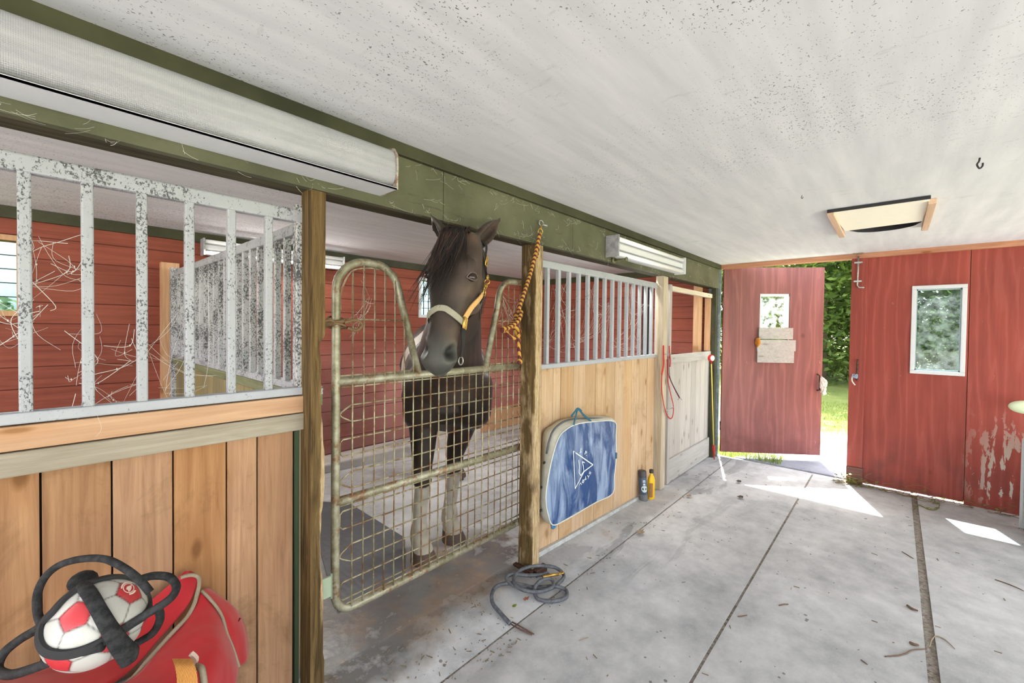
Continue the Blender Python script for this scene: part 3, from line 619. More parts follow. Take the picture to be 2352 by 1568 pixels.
mb.build('upright_wires', MWR, gt, True)
mb = MB()
def hairpin(za, zb2, round_):
    xl = GXL+.016; xr = GXR-.015; x1 = GXL+.062
    if round_: 
        zc = (za+zb2)/2; lp = [(x1+.02, zb2), (x1-.004, zb2), (xl+.02, zb2-(zb2-za)*.13), (xl+.003, zc+(zb2-za)*.22), (xl, zc)] 
        return None
    return None
zs_low = np.linspace(GZB+.045, GZM-.045, 6); zs_up = np.linspace(GZM+.04, GZT-.03, 7)
def wirepair(za, zb2, rnd):
    xl = GXL+.018; xr = GXR-.012
    if rnd: pts = [(xr, YG, za), (xl+.07, YG, za)]+smooth_path([(xl+.05, YG, za), (xl+.012, YG, za+(zb2-za)*.3), (xl, YG, (za+zb2)/2+.0), (xl+.012, YG, za+(zb2-za)*.7), (xl+.05, YG, zb2)], 5)+[(xr, YG, zb2)]
    else: pts = [(xr, YG, za), (xl+.012, YG, za), (xl, YG, za+.012), (xl, YG, zb2-.012), (xl+.012, YG, zb2), (xr, YG, zb2)]
    mb.tube(pts, RW, 6)
wirepair(zs_low[0], zs_low[1], False); wirepair(zs_low[2], zs_low[3], True); wirepair(zs_low[4], zs_low[5], False)
wirepair(zs_up[0], zs_up[1], True); wirepair(zs_up[2], zs_up[3], False); wirepair(zs_up[4], zs_up[5], True)
mb.tube([(GXL+.01, YG, GZT+.022), (VL-.01, YG, GZT+.022)], RW, 6); mb.tube([(VR+.01, YG, GZT+.022), (GXR, YG, GZT+.022)], RW, 6)
mb.tube([(GXL, YG, 1.46), (VL-.055, YG, 1.46)], RW, 6); mb.tube([(VR+.05, YG, 1.47), (GXR, YG, 1.47)], RW, 6)
mb.tube([(GXL+.03, YG, GZB+.024), (GXR, YG, GZB+.024)], RW, 6); mb.tube([(GXL, YG, GZM-.022), (GXR, YG, GZM-.022)], RW, 6); mb.tube([(GXL, YG, GZT-.024), (GXR, YG, GZT-.024)], RW, 6)
mb.tube(smooth_path([(GXL+.018, YG, GZTOP-.2), (GXL+.02, YG, GZTOP-.13), (GXL+.06, YG, GZTOP-.045), (GXL+.13, YG, GZTOP-.022), (topL-.07, YG, GZTOP-.022)], 5), RW, 6)
mb.build('level_wires', MWR, gt, True)
mb = MB(); mb.tube([(GXL-.012, YG, .36), (GXL-.012, YG, .46)], .008, 8); mb.box(px1-.002, GXL-.008, YG-.004, YG+.004, .37, .45); mb.build('hinge', flat('pale_green_hinge', lin(170, 186, 160), .6), gt)
# twine tying the gate to the post
mb = MB(); c0 = Vector((GXL, YG, 1.445))
for k in range(5): mb.tube([c0+Vector(((.026+.004*k)*math.cos(a)-.004, (.028+.002*k)*math.sin(a), .012*math.sin(a+k)-.006*k+.012)) for a in np.linspace(0, 6.28, 17)[:-1]], .0042, 6, closed=True)
mb.tube(smooth_path([c0+Vector((-.02, -.03, 0)), c0+Vector((-.05, -.045, .01)), c0+Vector((-.075, -.04, -.005)), c0+Vector((-.07, -.02, -.05))], 5), .006, 6)
mb.tube(smooth_path([c0+Vector((.02, -.03, 0)), c0+Vector((.06, -.04, .012)), c0+Vector((.09, -.035, -.006)), c0+Vector((.07, -.03, -.03)), c0+Vector((.03, -.034, -.02))], 5), .006, 6)
tag(mb.build('baling_twine', flat('brown_twine', lin(128, 104, 76), .95, var=.4), None, True), 'brown baling twine tying the wire gate to the left post', 'twine')
# ------------------------------------------------------------------ fluorescent fixtures
def m_prism():
    t = NT('prismatic_lens', .35, .5); p = t.pos(); x = t.xyz(p)
    a = t.ma('SINE', t.ma('MULTIPLY', t.ma('ADD', x[0], x[2]), 900)); b = t.ma('SINE', t.ma('MULTIPLY', t.ma('SUBTRACT', x[0], x[2]), 900))
    pr = t.ma('MULTIPLY', a, b); n = t.noise(t.map(p, (1.2, 6, 14)), 2, 5, .6); sp = t.vor(p, 60); pm = t.noise(p, 9, 3)
    c = t.mix(t.step(n, .3, .7), lin(148, 148, 154), lin(176, 176, 181)); c = t.mix(t.ma('MULTIPLY', t.step(pr, .1, .9), .16), c, lin(120, 120, 124))
    c = t.mix(t.ma('MULTIPLY', t.step(t.ma('SUBTRACT', t.ma('MULTIPLY', t.step(pm, .5, .75), .2), sp), 0, .03), .8), c, lin(96, 92, 88)); t.col(c); t.bump(pr, .4, .002); return t.m
MPR = m_prism()
ya = YBM-.025
fx = thing('fluorescent_light', 'long dusty fluorescent light with prismatic cover on the green beam', 'ceiling light', (.3, ya, 2.0))
FX1, FX0 = .883, -1.1
prof = [(0, 2.098), (-.018, 2.098), (-.062, 2.088), (-.083, 2.062), (-.087, 2.02), (-.085, 1.985), (-.07, 1.962), (-.035, 1.95), (0, 1.945)]
sm = smooth_path([Vector((0, a, b)) for a, b in prof], 4)
mb = MB(); rr = [[(x, ya+p.y, p.z) for p in sm] for x in (FX0, FX1-.004)]; mb.loft(rr); mb.build('prismatic_cover', MPR, fx, auto=40)
mb = MB(); pr2 = [(.022, 2.103), (-.03, 2.103), (-.07, 2.094), (-.091, 2.066), (-.094, 2.02), (-.092, 1.975), (-.092, 1.938), (.022, 1.936)]
mb.loft([[(x, ya+a, b) for a, b in pr2] for x in (FX1-.003, FX1+.004)]); mb.build('end_plate', m_metal('rust_edged_end_plate', (190, 186, 180), (150, 140, 128), ramt=.5, metal=.1), fx)
mb = MB(); mb.box(FX0, FX1-.004, ya-.096, ya+.022, 1.936, 1.941); mb.box(FX0, FX1-.004, ya-.096, ya-.092, 1.936, 1.9425); mb.build('lower_tray', MWV, fx)
MTUBE = flat('white_tube_glass', lin(238, 238, 240), .3, .5, var=.03)
def strip_fixture(name, label, x0, x1, y, z0, z1, depth, lampw=0):
    f = thing(name, label, 'ceiling light', (x0, y, z0)); h = z1-z0
    mb = MB(); mb.box(x0+.01, x1-.01, y-depth*.45, y, z0+.01, z1-.01); mb.box(x0+.01, x1-.01, y-depth*.75, y-depth*.45, z0+h*.36, z0+h*.64); mb.build('housing', MWV, f, bevel=.003)
    for k, z in enumerate((z0+h*.16, z1-h*.16)):
        mb = MB(); mb.tube([(x0+.012, y-depth*.72, z), (x1-.012, y-depth*.72, z)], .016, 14); mb.build('tube_lamp', MTUBE, f, True)
    for k, x in enumerate((x0, x1-.012)):
        mb = MB(); mb.box(x, x+.012, y-depth, y, z0, z1); mb.build('end_plate', m_metal('grey_end_plate', (176, 176, 180), (130, 130, 134), ramt=.78, metal=.1) if k == 0 else MWV, f, bevel=.002)
    if lampw:
        al = bpy.data.lights.new('tube_light', 'AREA'); al.shape = 'RECTANGLE'; al.size = x1-x0-.05; al.size_y = h*.8; al.energy = lampw; al.color = (1, .97, .92)
        ao = bpy.data.objects.new('tube_light', al); C.objects.link(ao); ao.location = ((x0+x1)/2, y-depth-.02, (z0+z1)/2-.01); ao.rotation_euler = (math.radians(-30), 0, 0); setp(ao, f); ao.matrix_parent_inverse = Matrix.Translation(-Vector((x0, y, z0)))
    return f
strip_fixture('fluorescent_light', 'two tube fluorescent light on the beam near the far door', 2.60, 3.83, YBM-.001, 1.925, 2.07, .10)
strip_fixture('fluorescent_light', 'bare tube light high on the red wall inside the stall', .86, 2.02, YB-.036, 1.98, 2.115, .10, 18)
# added fill lights behind the beam, without fixtures, to brighten the dark stalls
for xx in (-1.3, 3.6):
    al = bpy.data.lights.new('stall_fill', 'AREA'); al.shape = 'RECTANGLE'; al.size = 1.1; al.size_y = .12; al.energy = 34; al.color = (1, .97, .92)
    ao = bpy.data.objects.new('stall_fill', al); C.objects.link(ao); ao.location = (xx, 1.75, 2.10); ao.rotation_euler = (math.radians(35), 0, 0)
# hook pipe under the fixture, bolt with ring and snap
mb = MB(); a = P(1408, 598, 'Y', YBM-.005); mb.tube([a, a+Vector((.0, -.012, 0))], .02, 14); mb.tube([a+Vector((0, -.01, 0)), a+Vector((.005, -.10, 0))], .009, 10); mb.tube([a+Vector((.005, -.098, 0)), a+Vector((.005, -.104, 0))], .016, 10)
tag(mb.build('beam_peg', m_metal('green_peg', (128, 128, 92), (86, 86, 56), metal=.1), None, True), 'green painted metal peg sticking out of the beam under the tube light', 'peg')
e = P(1243, 512, 'Y', YBM-.02)
rp = thing('tie_rope', 'yellow and purple tie rope knotted below a ring on the beam', 'rope', e)
def ring(mb, c, r, rr, nrm, n=20, sq=1): 
    nrm = Vector(nrm).normalized(); u = nrm.orthogonal().normalized(); v = nrm.cross(u); mb.tube([Vector(c)+u*r*math.cos(t)+v*r*sq*math.sin(t) for t in np.linspace(0, 2*math.pi, n+1)[:-1]], rr, 8, closed=True)
mb = MB(); ring(mb, e, .014, .003, (.3, 1, 0)); mb.tube([e+Vector((0, .02, .004)), e+Vector((0, .012, .002))], .005, 8); mb.tube([e+Vector((.01, -.004, -.008)), e+Vector((.035, -.016, -.012))], .006, 8); mb.build('eye_bolt', MST, rp, True)
e2 = P(1241, 532, 'Y', YBM-.03); mb = MB(); ring(mb, e2, .016, .0028, (.2, 1, .1)); mb.tube([e+Vector((0, -.002, -.014)), e2+Vector((0, 0, .012))], .005, 8); mb.build('snap_ring', MBR, rp, True)
def m_rope(name, c1, c2, s=260, th=.55):
    t = NT(name, .85, .2); x = t.xyz(t.pos()); w_ = t.ma('SINE', t.ma('MULTIPLY', t.ma('ADD', t.ma('MULTIPLY', x[0], 1.3), t.ma('ADD', x[2], t.ma('MULTIPLY', x[1], .7))), s)); n = t.noise(t.pos(), 90, 3)
    c = t.mix(t.step(t.ma('ADD', w_, t.ma('MULTIPLY', n, 1.2)), th, th+.3), lin(*c1), lin(*c2)); t.col(c); t.bump(w_, .6, .003); return t.m
MRO = m_rope('yellow_purple_rope', (196, 148, 66), (96, 50, 50), 190)
YR1 = 1.46
rpx = [(1240, 535), (1233, 570), (1222, 615), (1208, 660), (1195, 700), (1187, 728), (1178, 742), (1165, 752), (1156, 758)]
path = smooth_path([P(x, y, 'Y', YR1) for x, y in rpx], 5)
mb = MB(); mb.tube(path, .0105, 10); mb.build('rope_length', MRO, rp, True)
def rel(pts, y0=YR1): return [P(x, y, 'Y', y0+dy) for x, y, dy in pts]
mb = MB(); mb.tube(smooth_path(rel([(1192, 722, -.02), (1197, 716, -.03), (1194, 730, -.035), (1184, 742, -.03), (1170, 752, -.025), (1155, 754, -.02), (1156, 760, -.01), (1166, 754, .01), (1180, 744, .016), (1188, 732, .016), (1184, 724, .01), (1188, 718, 0)]), 5), .0105, 10)
mb.tube(smooth_path(rel([(1176, 748, -.01), (1186, 752, -.03), (1194, 762, -.03), (1190, 772, -.02), (1180, 776, -.01), (1168, 770, 0), (1163, 760, .01), (1168, 752, .015)]), 5), .010, 10); mb.build('knot', MRO, rp, True)
mb = MB(); mb.tube(smooth_path(rel([(1182, 756, 0), (1190, 775, -.005), (1192, 800, 0), (1194, 826, 0)]), 5), .0095, 10); mb.ball(P(1194, 830, 'Y', YR1), (.018, .014, .016), 10); mb.build('rope_tail', MRO, rp, True)
mb = MB(); mb.tube(smooth_path(rel([(1240, 542, .012), (1238, 575, .016), (1234, 592, .014), (1229, 596, .01)]), 5), .003, 6); mb.build('loose_strand', MRO, rp, True)
# ------------------------------------------------------------------ hatch on the ceiling
ht = thing('ceiling_hatch', 'cream board held by two pine cleats over a round hole in the ceiling', 'hatch', (HX, HY, CEIL))
k0, k1 = P(1905, 482, 'Z', CEIL), P(2138, 449, 'Z', CEIL); k2, k3 = P(1942, 526, 'Z', CEIL), P(2118, 503, 'Z', CEIL)
MCR = flat('cream_board', lin(246, 240, 222), .7, var=.04)
mb = MB(); mb.hexa([(k.x, k.y, CEIL-.014) for k in (k0, k1, k3, k2)], [(k.x, k.y, CEIL-.004) for k in (k0, k1, k3, k2)]); mb.build('cream_board', MCR, ht)
mb = MB(); mb.hexa([(k0.x-.012, k0.y+.01, CEIL-.018), (k1.x-.012, k1.y, CEIL-.018), (k1.x, k1.y, CEIL-.018), (k0.x, k0.y+.01, CEIL-.018)], [(k0.x-.012, k0.y+.01, CEIL-.001), (k1.x-.012, k1.y, CEIL-.001), (k1.x, k1.y, CEIL-.001), (k0.x, k0.y+.01, CEIL-.001)]); mb.build('black_edge', MBK, ht)
WCL = wood('cleat_pine', lin(232, 196, 164), lin(200, 156, 118), 'X')
for a, b in (((1907, 494), (1934, 546)), ((2142, 468), (2124, 530))):
    p, q = P(*a, 'Z', CEIL-.03), P(*b, 'Z', CEIL-.03); d = (q-p).normalized(); n_ = Vector((-d.y, d.x, 0)); mb = MB(); mb.obox(((p+q)/2+Vector((0, 0, .015))), (d, n_, (0, 0, 1)), ((q-p).length/2, .017, .0145)); mb.build('cleat', WCL, ht, bevel=.002)
for i, (x, y, s, lab) in enumerate(((2250, 374, .03, 'large black screw hook in the white ceiling'), (1842, 452, .012, 'tiny hook in the white ceiling left of the hatch'))):
    c = P(x, y, 'Z', CEIL-s*.7); v = RT; mb = MB(); mb.tube([Vector((c.x, c.y, CEIL))]+smooth_path([c+Vector((0, 0, s*.6)), c+Vector((0, 0, s*.2))+v*-s*.1, c-v*s*.35-Vector((0, 0, s*.25)), c-Vector((0, 0, s*.75)), c+v*s*.4-Vector((0, 0, s*.45)), c+v*s*.45+Vector((0, 0, 0))], 5), s*.11, 8)
    tag(mb.build('ceiling_hook', MBK, None, True), lab, 'hook')
mb = MB(); c = P(1972, 580, 'X', LX-.05)
for k in range(14):
    r = random.random; mb.tube(smooth_path([c+Vector((0, .06*(r()-.5), .03*(r()-.2))), c+Vector((-.03*r(), .08*(r()-.5), .03*(r()-.5))), c+Vector((0, .07*(r()-.5), .04*(r()-.6)))], 4), .002, 5)
tag(mb.build('straw_tuft', flat('dry_straw', lin(140, 122, 96), .9, var=.4)), 'tuft of dry stems caught above the slide bolt', 'straw')
# ------------------------------------------------------------------ horse
HD = thing('horse', 'dark brown and white horse with head over the wire gate', 'horse', (1.62, 2.0, .05))
def capsule(mb, p0, p1, r0, r1, sx=1.0, n=16, side=None):
    p0, p1 = Vector(p0), Vector(p1); d = (p1-p0); L = d.length; d.normalize(); u = Vector(side) if side is not None else d.orthogonal(); u = (u-d*u.dot(d)).normalized(); v = d.cross(u); rings = []
    for i in range(1, 6): a = math.pi/2*i/5; rings.append([p0-d*r0*math.cos(a)+(u*math.cos(t)*sx+v*math.sin(t))*r0*math.sin(a) for t in np.linspace(0, 2*math.pi, n+1)[:-1]])
    for i in range(1, 5): a = i/5; c = p0+d*L*a; r = r0+(r1-r0)*a; rings.append([c+(u*math.cos(t)*sx+v*math.sin(t))*r for t in np.linspace(0, 2*math.pi, n+1)[:-1]])
    for i in range(5, 0, -1): a = math.pi/2*i/5; rings.append([p1+d*r1*math.cos(a)+(u*math.cos(t)*sx+v*math.sin(t))*r1*math.sin(a) for t in np.linspace(0, 2*math.pi, n+1)[:-1]])
    mb.loft(rings)
body = MB()
bx_ = Vector((.58, .8146, 0)); bl = Vector((-bx_.y, bx_.x, 0))*-1; Z = Vector((0, 0, 1))   # bx_: towards the rump ; bl: horse's left (image right)
ch = Vector((1.66, 2.02, 0)); FZ = .06
def B(f, l, z): return ch+bx_*f+bl*l+Z*(z+FZ)
# trunk: loft of oval sections from chest to rump
sec = [(-.10, .17, .12, .98), (-.06, .22, .22, 1.01), (.05, .265, .31, 1.03), (.25, .285, .36, 1.04), (.5, .30, .36, 1.02), (.8, .315, .36, 1.02), (1.1, .31, .34, 1.05), (1.35, .29, .33, 1.10), (1.55, .26, .28, 1.10), (1.68, .17, .18, 1.08), (1.72, .08, .1, 1.06)]
body.loft([[B(f, hw*math.cos(t), zc+hh*math.sin(t)) for t in np.linspace(0, 2*math.pi, 25)[:-1]] for f, hw, hh, zc in sec])
capsule(body, B(-.04, -.14, 1.02), B(.0, -.15, .86), .13, .12); capsule(body, B(-.04, .14, 1.02), B(.0, .15, .86), .13, .12)
# front legs (left in image = horse's right)
def fleg(hp, sh):
    hp = Vector(hp); s = B(*sh); kn = Vector((hp.x*.75+s.x*.25, hp.y*.85+s.y*.15, .50+FZ)); ft = Vector((hp.x, hp.y+.015, .13+FZ)); el = s*.72+kn*.28; el.z = .82+FZ
    capsule(body, s, el, .14, .105); capsule(body, el, kn+Z*.06, .095, .06); capsule(body, kn+Z*.05, kn-Z*.04, .058, .056); capsule(body, kn-Z*.05, ft+Z*.08, .045, .042); capsule(body, ft+Z*.05, ft, .052, .056)
    capsule(body, ft-Z*.01, hp+Z*.055+Vector((0, -.02, 0)), .052, .062); hoof(hp)
hoofs = []
def hoof(hp):
    hp = Vector(hp); rings = []
    for z, r, o in ((.0, .074, -.018), (.02, .072, -.016), (.05, .064, -.004), (.068, .058, .004)): rings.append([(hp.x+r*math.cos(t), hp.y-.012+o+r*1.1*math.sin(t), hp.z+z) for t in np.linspace(0, 2*math.pi, 21)[:-1]])
    hoofs.append(MB().loft(rings))
h1_ = P(978, 1288, 'Z', .065); h1_ = Vector((h1_.x, h1_.y+.05, .062)); h2_ = P(1052, 1245, 'Z', .06); h2_ = Vector((h2_.x, h2_.y+.07, .06))
fleg(h1_, (.02, -.14, .95)); fleg(h2_, (.04, .14, .95))
def hleg(l, f0=1.38):
    st_, hk, ft = B(f0-.12, l*.9, .72), B(f0+.16, l, .52), B(f0+.08, l, .13); capsule(body, B(f0, l*.85, 1.02), st_, .2, .14, side=bl); capsule(body, st_, hk, .115, .062); capsule(body, hk, ft+Z*.06, .055, .043); capsule(body, ft+Z*.04, B(f0+.04, l, .07), .052, .06); hoof(B(f0+.03, l, .0))
hleg(-.17); hleg(.17, 1.3)
# head frame
poll, muz = P(1060, 548, 'Y', 1.40), P(1004, 846, 'Y', 1.335)
ax = (muz-poll); HL = ax.length; ax.normalize()
tocam = (Vector((0, 0, CAMH))-(poll+muz)/2).normalized()
fr = (tocam*math.cos(math.radians(19))-RT*math.sin(math.radians(19))); fr = (fr-ax*fr.dot(ax)).normalized()   # direction the forehead faces
lf = ax.cross(fr); 
if lf.dot(RT) < 0: lf = -lf                                                                        # horse's left, image right
def Hh(u, f, l): return poll+ax*(u*HL)+fr*f+lf*l
# sections: u, half width, front, back, squareness
hs_ = [(-.05, .05, .02, -.07, -.0), (-.01, .085, .055, -.11, 0), (.08, .098, .075, -.15, 0), (.18, .105, .085, -.19, 0), (.28, .112, .086, -.215, 0), (.36, .108, .082, -.215, 0), (.46, .092, .074, -.19, 0), (.56, .074, .066, -.135, 0), (.66, .064, .060, -.095, 0), (.76, .062, .058, -.078, 0), (.85, .066, .058, -.072, 0), (.92, .069, .054, -.070, 0), (.975, .064, .046, -.064, 0), (1.01, .052, .034, -.052, 0), (1.03, .03, .018, -.034, 0)]
rings = []
for u, hw, f, b, _ in hs_:
    r = []
    for t in np.linspace(0, 2*math.pi, 33)[:-1]:
        c_, s_ = math.cos(t), math.sin(t); l = math.copysign(abs(c_)**.85, c_)*hw; q = math.copysign(abs(s_)**.85, s_); ff = q*f if q > 0 else -q*b
        if q < 0: l *= 1-.35*abs(q)**1.5
        r.append(Hh(u, ff, l))
    rings.append(r)
body.loft(rings)
for s_ in (-1, 1):
    capsule(body, Hh(.25, .055, s_*.076), Hh(.31, .055, s_*.082), .03, .022)      # brow ridge
    capsule(body, Hh(.32, -.11, s_*.040), Hh(.42, -.12, s_*.038), .072, .064)      # cheek
    capsule(body, Hh(.40, .01, s_*.075), Hh(.62, .01, s_*.05), .018, .014)        # facial crest
    capsule(body, Hh(.86, .02, s_*.044), Hh(.93, .006, s_*.048), .027, .030)      # nostril swelling
capsule(body, Hh(.93, -.035, .0), Hh(.99, -.035, 0), .042, .034)                  # chin
capsule(body, Hh(.90, .0, -.02), Hh(1.0, -.002, 0), .045, .03)
# neck
nk = [(B(-.02, 0, 1.05), .235, .27), (B(-.10, -.0, 1.20), .19, .26), ((B(-.10, 0, 1.2)+Hh(.12, -.17, 0))/2+Vector((0, .02, .02)), .135, .22), (Hh(.12, -.17, 0)*.75+B(-.1, 0, 1.2)*.25+Vector((0, 0, .02)), .11, .19), (Hh(.10, -.12, 0), .095, .15), (Hh(.04, -.04, 0), .075, .09)]
rings = []
for i, (c, a, b) in enumerate(nk):
    d = (nk[min(i+1, len(nk)-1)][0]-nk[max(i-1, 0)][0]).normalized(); sd = (lf*.3+RT*.7); sd = (sd-d*sd.dot(d)).normalized(); dp = d.cross(sd)
    rings.append([c+sd*a*math.cos(t)+dp*b*math.sin(t) for t in np.linspace(0, 2*math.pi, 25)[:-1]])
body.loft(rings)
capsule(body, B(.22, 0, 1.30), B(.5, 0, 1.30), .10, .09)
# ears
def ear(base, tip, w, face):
    base, tip, face = Vector(base), Vector(tip), Vector(face); d = (tip-base).normalized(); face = (face-d*face.dot(d)).normalized(); sd = d.cross(face); L = (tip-base).length; rings = []
    for i in range(9):
        a = i/8; ww = w*(math.sin(math.pi*(.28+.72*a))**.8 if a < 1 else .02)+.002; ww = w*max(.2, (1-a**1.9))*(.72+.6*math.sin(a*2.6)); c = base+d*L*a+sd*0
        pts = []
        for t in np.linspace(-2.3, 2.3, 11): pts.append(c+sd*ww*math.sin(t)*1.0-face*ww*math.cos(t)*.8)
        for t in np.linspace(2.3, -2.3, 11): pts.append(c+sd*(ww*.5)*math.sin(t)-face*(ww*.34)*math.cos(t))
        rings.append(pts)
    body.loft(rings)
eL0, eL1 = Hh(.03, -.005, -.068), P(987, 490, 'Y', 1.50)
eR0, eR1 = Hh(.03, -.01, .068), P(1149, 502, 'Y', 1.50)
tl = P(987, 490, 'Y', 1.43); tr_ = P(1151, 500, 'Y', 1.41)
ear(eL0, tl, .040, (tocam*.6-RT*.8)); ear(eR0, tr_, .042, (tocam*.75+RT*.75))
o = body.build('_tmp', MBK)
rm = o.modifiers.new('r', 'REMESH'); rm.mode = 'VOXEL'; rm.voxel_size = .0085; rm.use_smooth_shade = True
sm_ = o.modifiers.new('s', 'SMOOTH'); sm_.iterations = 7; sm_.factor = .5
bpy.context.view_layer.update()
ev = o.evaluated_get(bpy.context.evaluated_depsgraph_get()); me = bpy.data.meshes.new_from_object(ev); bpy.data.objects.remove(o); me.name = 'horse_body'
# coat colours by region of the body (pied coat), cheek highlight painted in, nostrils pressed in
co = np.empty(len(me.vertices)*3, 'f'); me.vertices.foreach_get('co', co); co = co.reshape(-1, 3)
poll_, ax_, fr_, lf_ = map(np.array, (poll, ax, fr, lf)); rel_ = co-poll_; U = rel_@ax_/HL; Fv = rel_@fr_; Lv = rel_@lf_
bxn, bln, chn = np.array(bx_), np.array(bl), np.array(ch); bf = (co-chn)@bxn; bL = (co-chn)@bln; z = co[:, 2]-FZ
nz = np.array([mnoise.noise(Vector(c)*5.0) for c in co]); nzf = np.array([mnoise.noise(Vector(c)*22.0) for c in co])
col = np.zeros((len(co), 4), 'f'); dark = np.array([.020, .014, .012]); brown = np.array([.075, .042, .03]); grey = np.array([.055, .055, .047]); white = np.array([.62, .56, .47]); hoofc = np.array([.12, .09, .07])
rgb = dark+(brown-dark)*np.clip(.35+nz*.6, 0, 1)[:, None]
ishead = (U > -.3) & (U < 1.1) & (np.abs(Lv) < .16) & (Fv > -.24) & (co[:, 1] < 1.62)
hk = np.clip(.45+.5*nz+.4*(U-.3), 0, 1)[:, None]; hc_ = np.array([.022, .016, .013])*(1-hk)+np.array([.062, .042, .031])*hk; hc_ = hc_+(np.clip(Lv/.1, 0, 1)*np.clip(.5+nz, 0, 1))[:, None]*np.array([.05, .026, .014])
rgb = np.where(ishead[:, None], hc_, rgb)
rgb = np.where(ishead[:, None], rgb*(1+.55*nzf[:, None])+np.clip(nz, 0, 1)[:, None]*np.array([.03, .017, .008]), rgb)
mu = np.clip((U-.74)/.14, 0, 1)[:, None]*ishead[:, None]; rgb = rgb*(1-mu)+grey*mu
ck = np.clip(1-np.hypot((U-.42)/.16, (Fv+.13)/.07), 0, 1)[:, None]*(ishead & (Lv > 0))[:, None]; rgb = rgb*(1-.6*ck)+np.array([.12, .09, .085])*.6*ck  # pale highlight painted into the coat on the left cheek
star = np.exp(-(((U-.19)/.028)**2+((Lv-.008)/.013)**2))[:, None]*(Fv > .03)[:, None]; rgb = rgb*(1-star)+white*star
legs = (z < .44+.06*nz) & (bf < .6); rgb = np.where(legs[:, None], white*(.75+.5*nzf[:, None]*.4), rgb)
mud = np.clip((.22-z)/.2, 0, 1)[:, None]*legs[:, None]; rgb = rgb*(1-.35*mud)+np.array([.36, .27, .16])*.35*mud
pt = (((bL < -.12+.06*nz) & (bf > .12+.1*nz) & (bf < .62+.2*nz)) | ((bf > .2) & (bL > .2) & (bf < .5)) | ((bf > 1.0+.2*nz) & (z < .75))) & (co[:, 1] > 1.9) & ~legs; rgb = np.where(pt[:, None], white, rgb)
hn = (bf > .9) & (z < .5); rgb = np.where(hn[:, None], white*.9, rgb)
inE = ishead & (U < -.06); rgb = np.where(inE[:, None], np.array([.022, .018, .016])+np.array([.07, .035, .02])*np.clip(.2+Lv[:, None]*3+nzf[:, None]*.5, 0, 1), rgb)
for s_ in (1, -1):
    du, dl = (U-.89)/.052, (Fv-.028)/.019; side = np.sign(Lv) == s_; ang = .5; a1 = du*math.cos(ang)+dl*math.sin(ang); a2 = -du*math.sin(ang)+dl*math.cos(ang); g = np.exp(-(a1**2+a2**2))*side*ishead*(np.abs(Lv) > .03)
    co -= (lf_*s_)[None, :]*(g*.03)[:, None]; rgb = rgb*(1-.93*np.clip(g*1.4, 0, 1)[:, None]); rg = np.clip(np.exp(-((np.hypot(a1, a2)-1.5)/.4)**2), 0, 1)*side*ishead*(np.abs(Lv) > .03); co += (lf_*s_)[None, :]*(rg*.004)[:, None]; rgb = rgb*(1+rg[:, None]*.5)
ml = np.exp(-((U-.955-.12*(Fv+.02))/.006)**2)*ishead*(Fv < .02); rgb = rgb*(1-.6*ml[:, None]); co -= (co-np.array(Hh(.95, -.02, 0)))*(ml*.05)[:, None]
col[:, :3] = np.clip(rgb, 0, 1); col[:, 3] = 1; me.vertices.foreach_set('co', co.reshape(-1))
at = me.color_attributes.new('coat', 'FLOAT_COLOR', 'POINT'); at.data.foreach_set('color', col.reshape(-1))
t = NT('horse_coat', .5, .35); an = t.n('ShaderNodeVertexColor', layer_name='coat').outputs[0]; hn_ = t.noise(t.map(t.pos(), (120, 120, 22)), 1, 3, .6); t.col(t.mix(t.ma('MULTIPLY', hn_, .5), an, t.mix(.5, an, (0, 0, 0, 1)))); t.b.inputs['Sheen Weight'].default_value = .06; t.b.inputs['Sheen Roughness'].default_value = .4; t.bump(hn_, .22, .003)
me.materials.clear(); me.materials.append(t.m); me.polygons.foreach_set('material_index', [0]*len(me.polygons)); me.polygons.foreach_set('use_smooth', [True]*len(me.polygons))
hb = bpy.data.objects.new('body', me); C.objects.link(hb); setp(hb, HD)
MHF = flat('hoof_horn', lin(84, 68, 58), .6, var=.35, scale=20)
for hf in hoofs: hf.build('hoof', MHF, HD, auto=50)
# eyes
MEY = NT('dark_eye', .08, .6).col(lin(38, 22, 18)).m
for s_ in (1, -1):
    o_ = (lf*s_*.80+fr*.60).normalized(); c = Hh(.345, .046, s_*.089); E_ = (fr*.80-lf*s_*.60+ax*.30).normalized(); V_ = (E_.cross(o_)).normalized()
    if V_.dot(ax) > 0: V_ = -V_
    mb = MB(); mb.ball(c, .0205, 18); ey = mb.build('eye', MEY, HD, True)
    mb = MB()
    for g, hh_ in ((1, .0175), (-1, .0155)):
        mb.tube(smooth_path([c+E_*.029+o_*.006-V_*.004, c+E_*.015+V_*g*hh_*.75+o_*.0125, c+V_*g*hh_*1.0+o_*.0135, c-E_*.015+V_*g*hh_*.75+o_*.0125, c-E_*.028+o_*.006], 6), .0034 if g > 0 else .0028, 8)
    mb.build('eyelids', flat('eyelid_skin', lin(92, 80, 74) if s_ > 0 else lin(60, 52, 50), .5), ey, True)
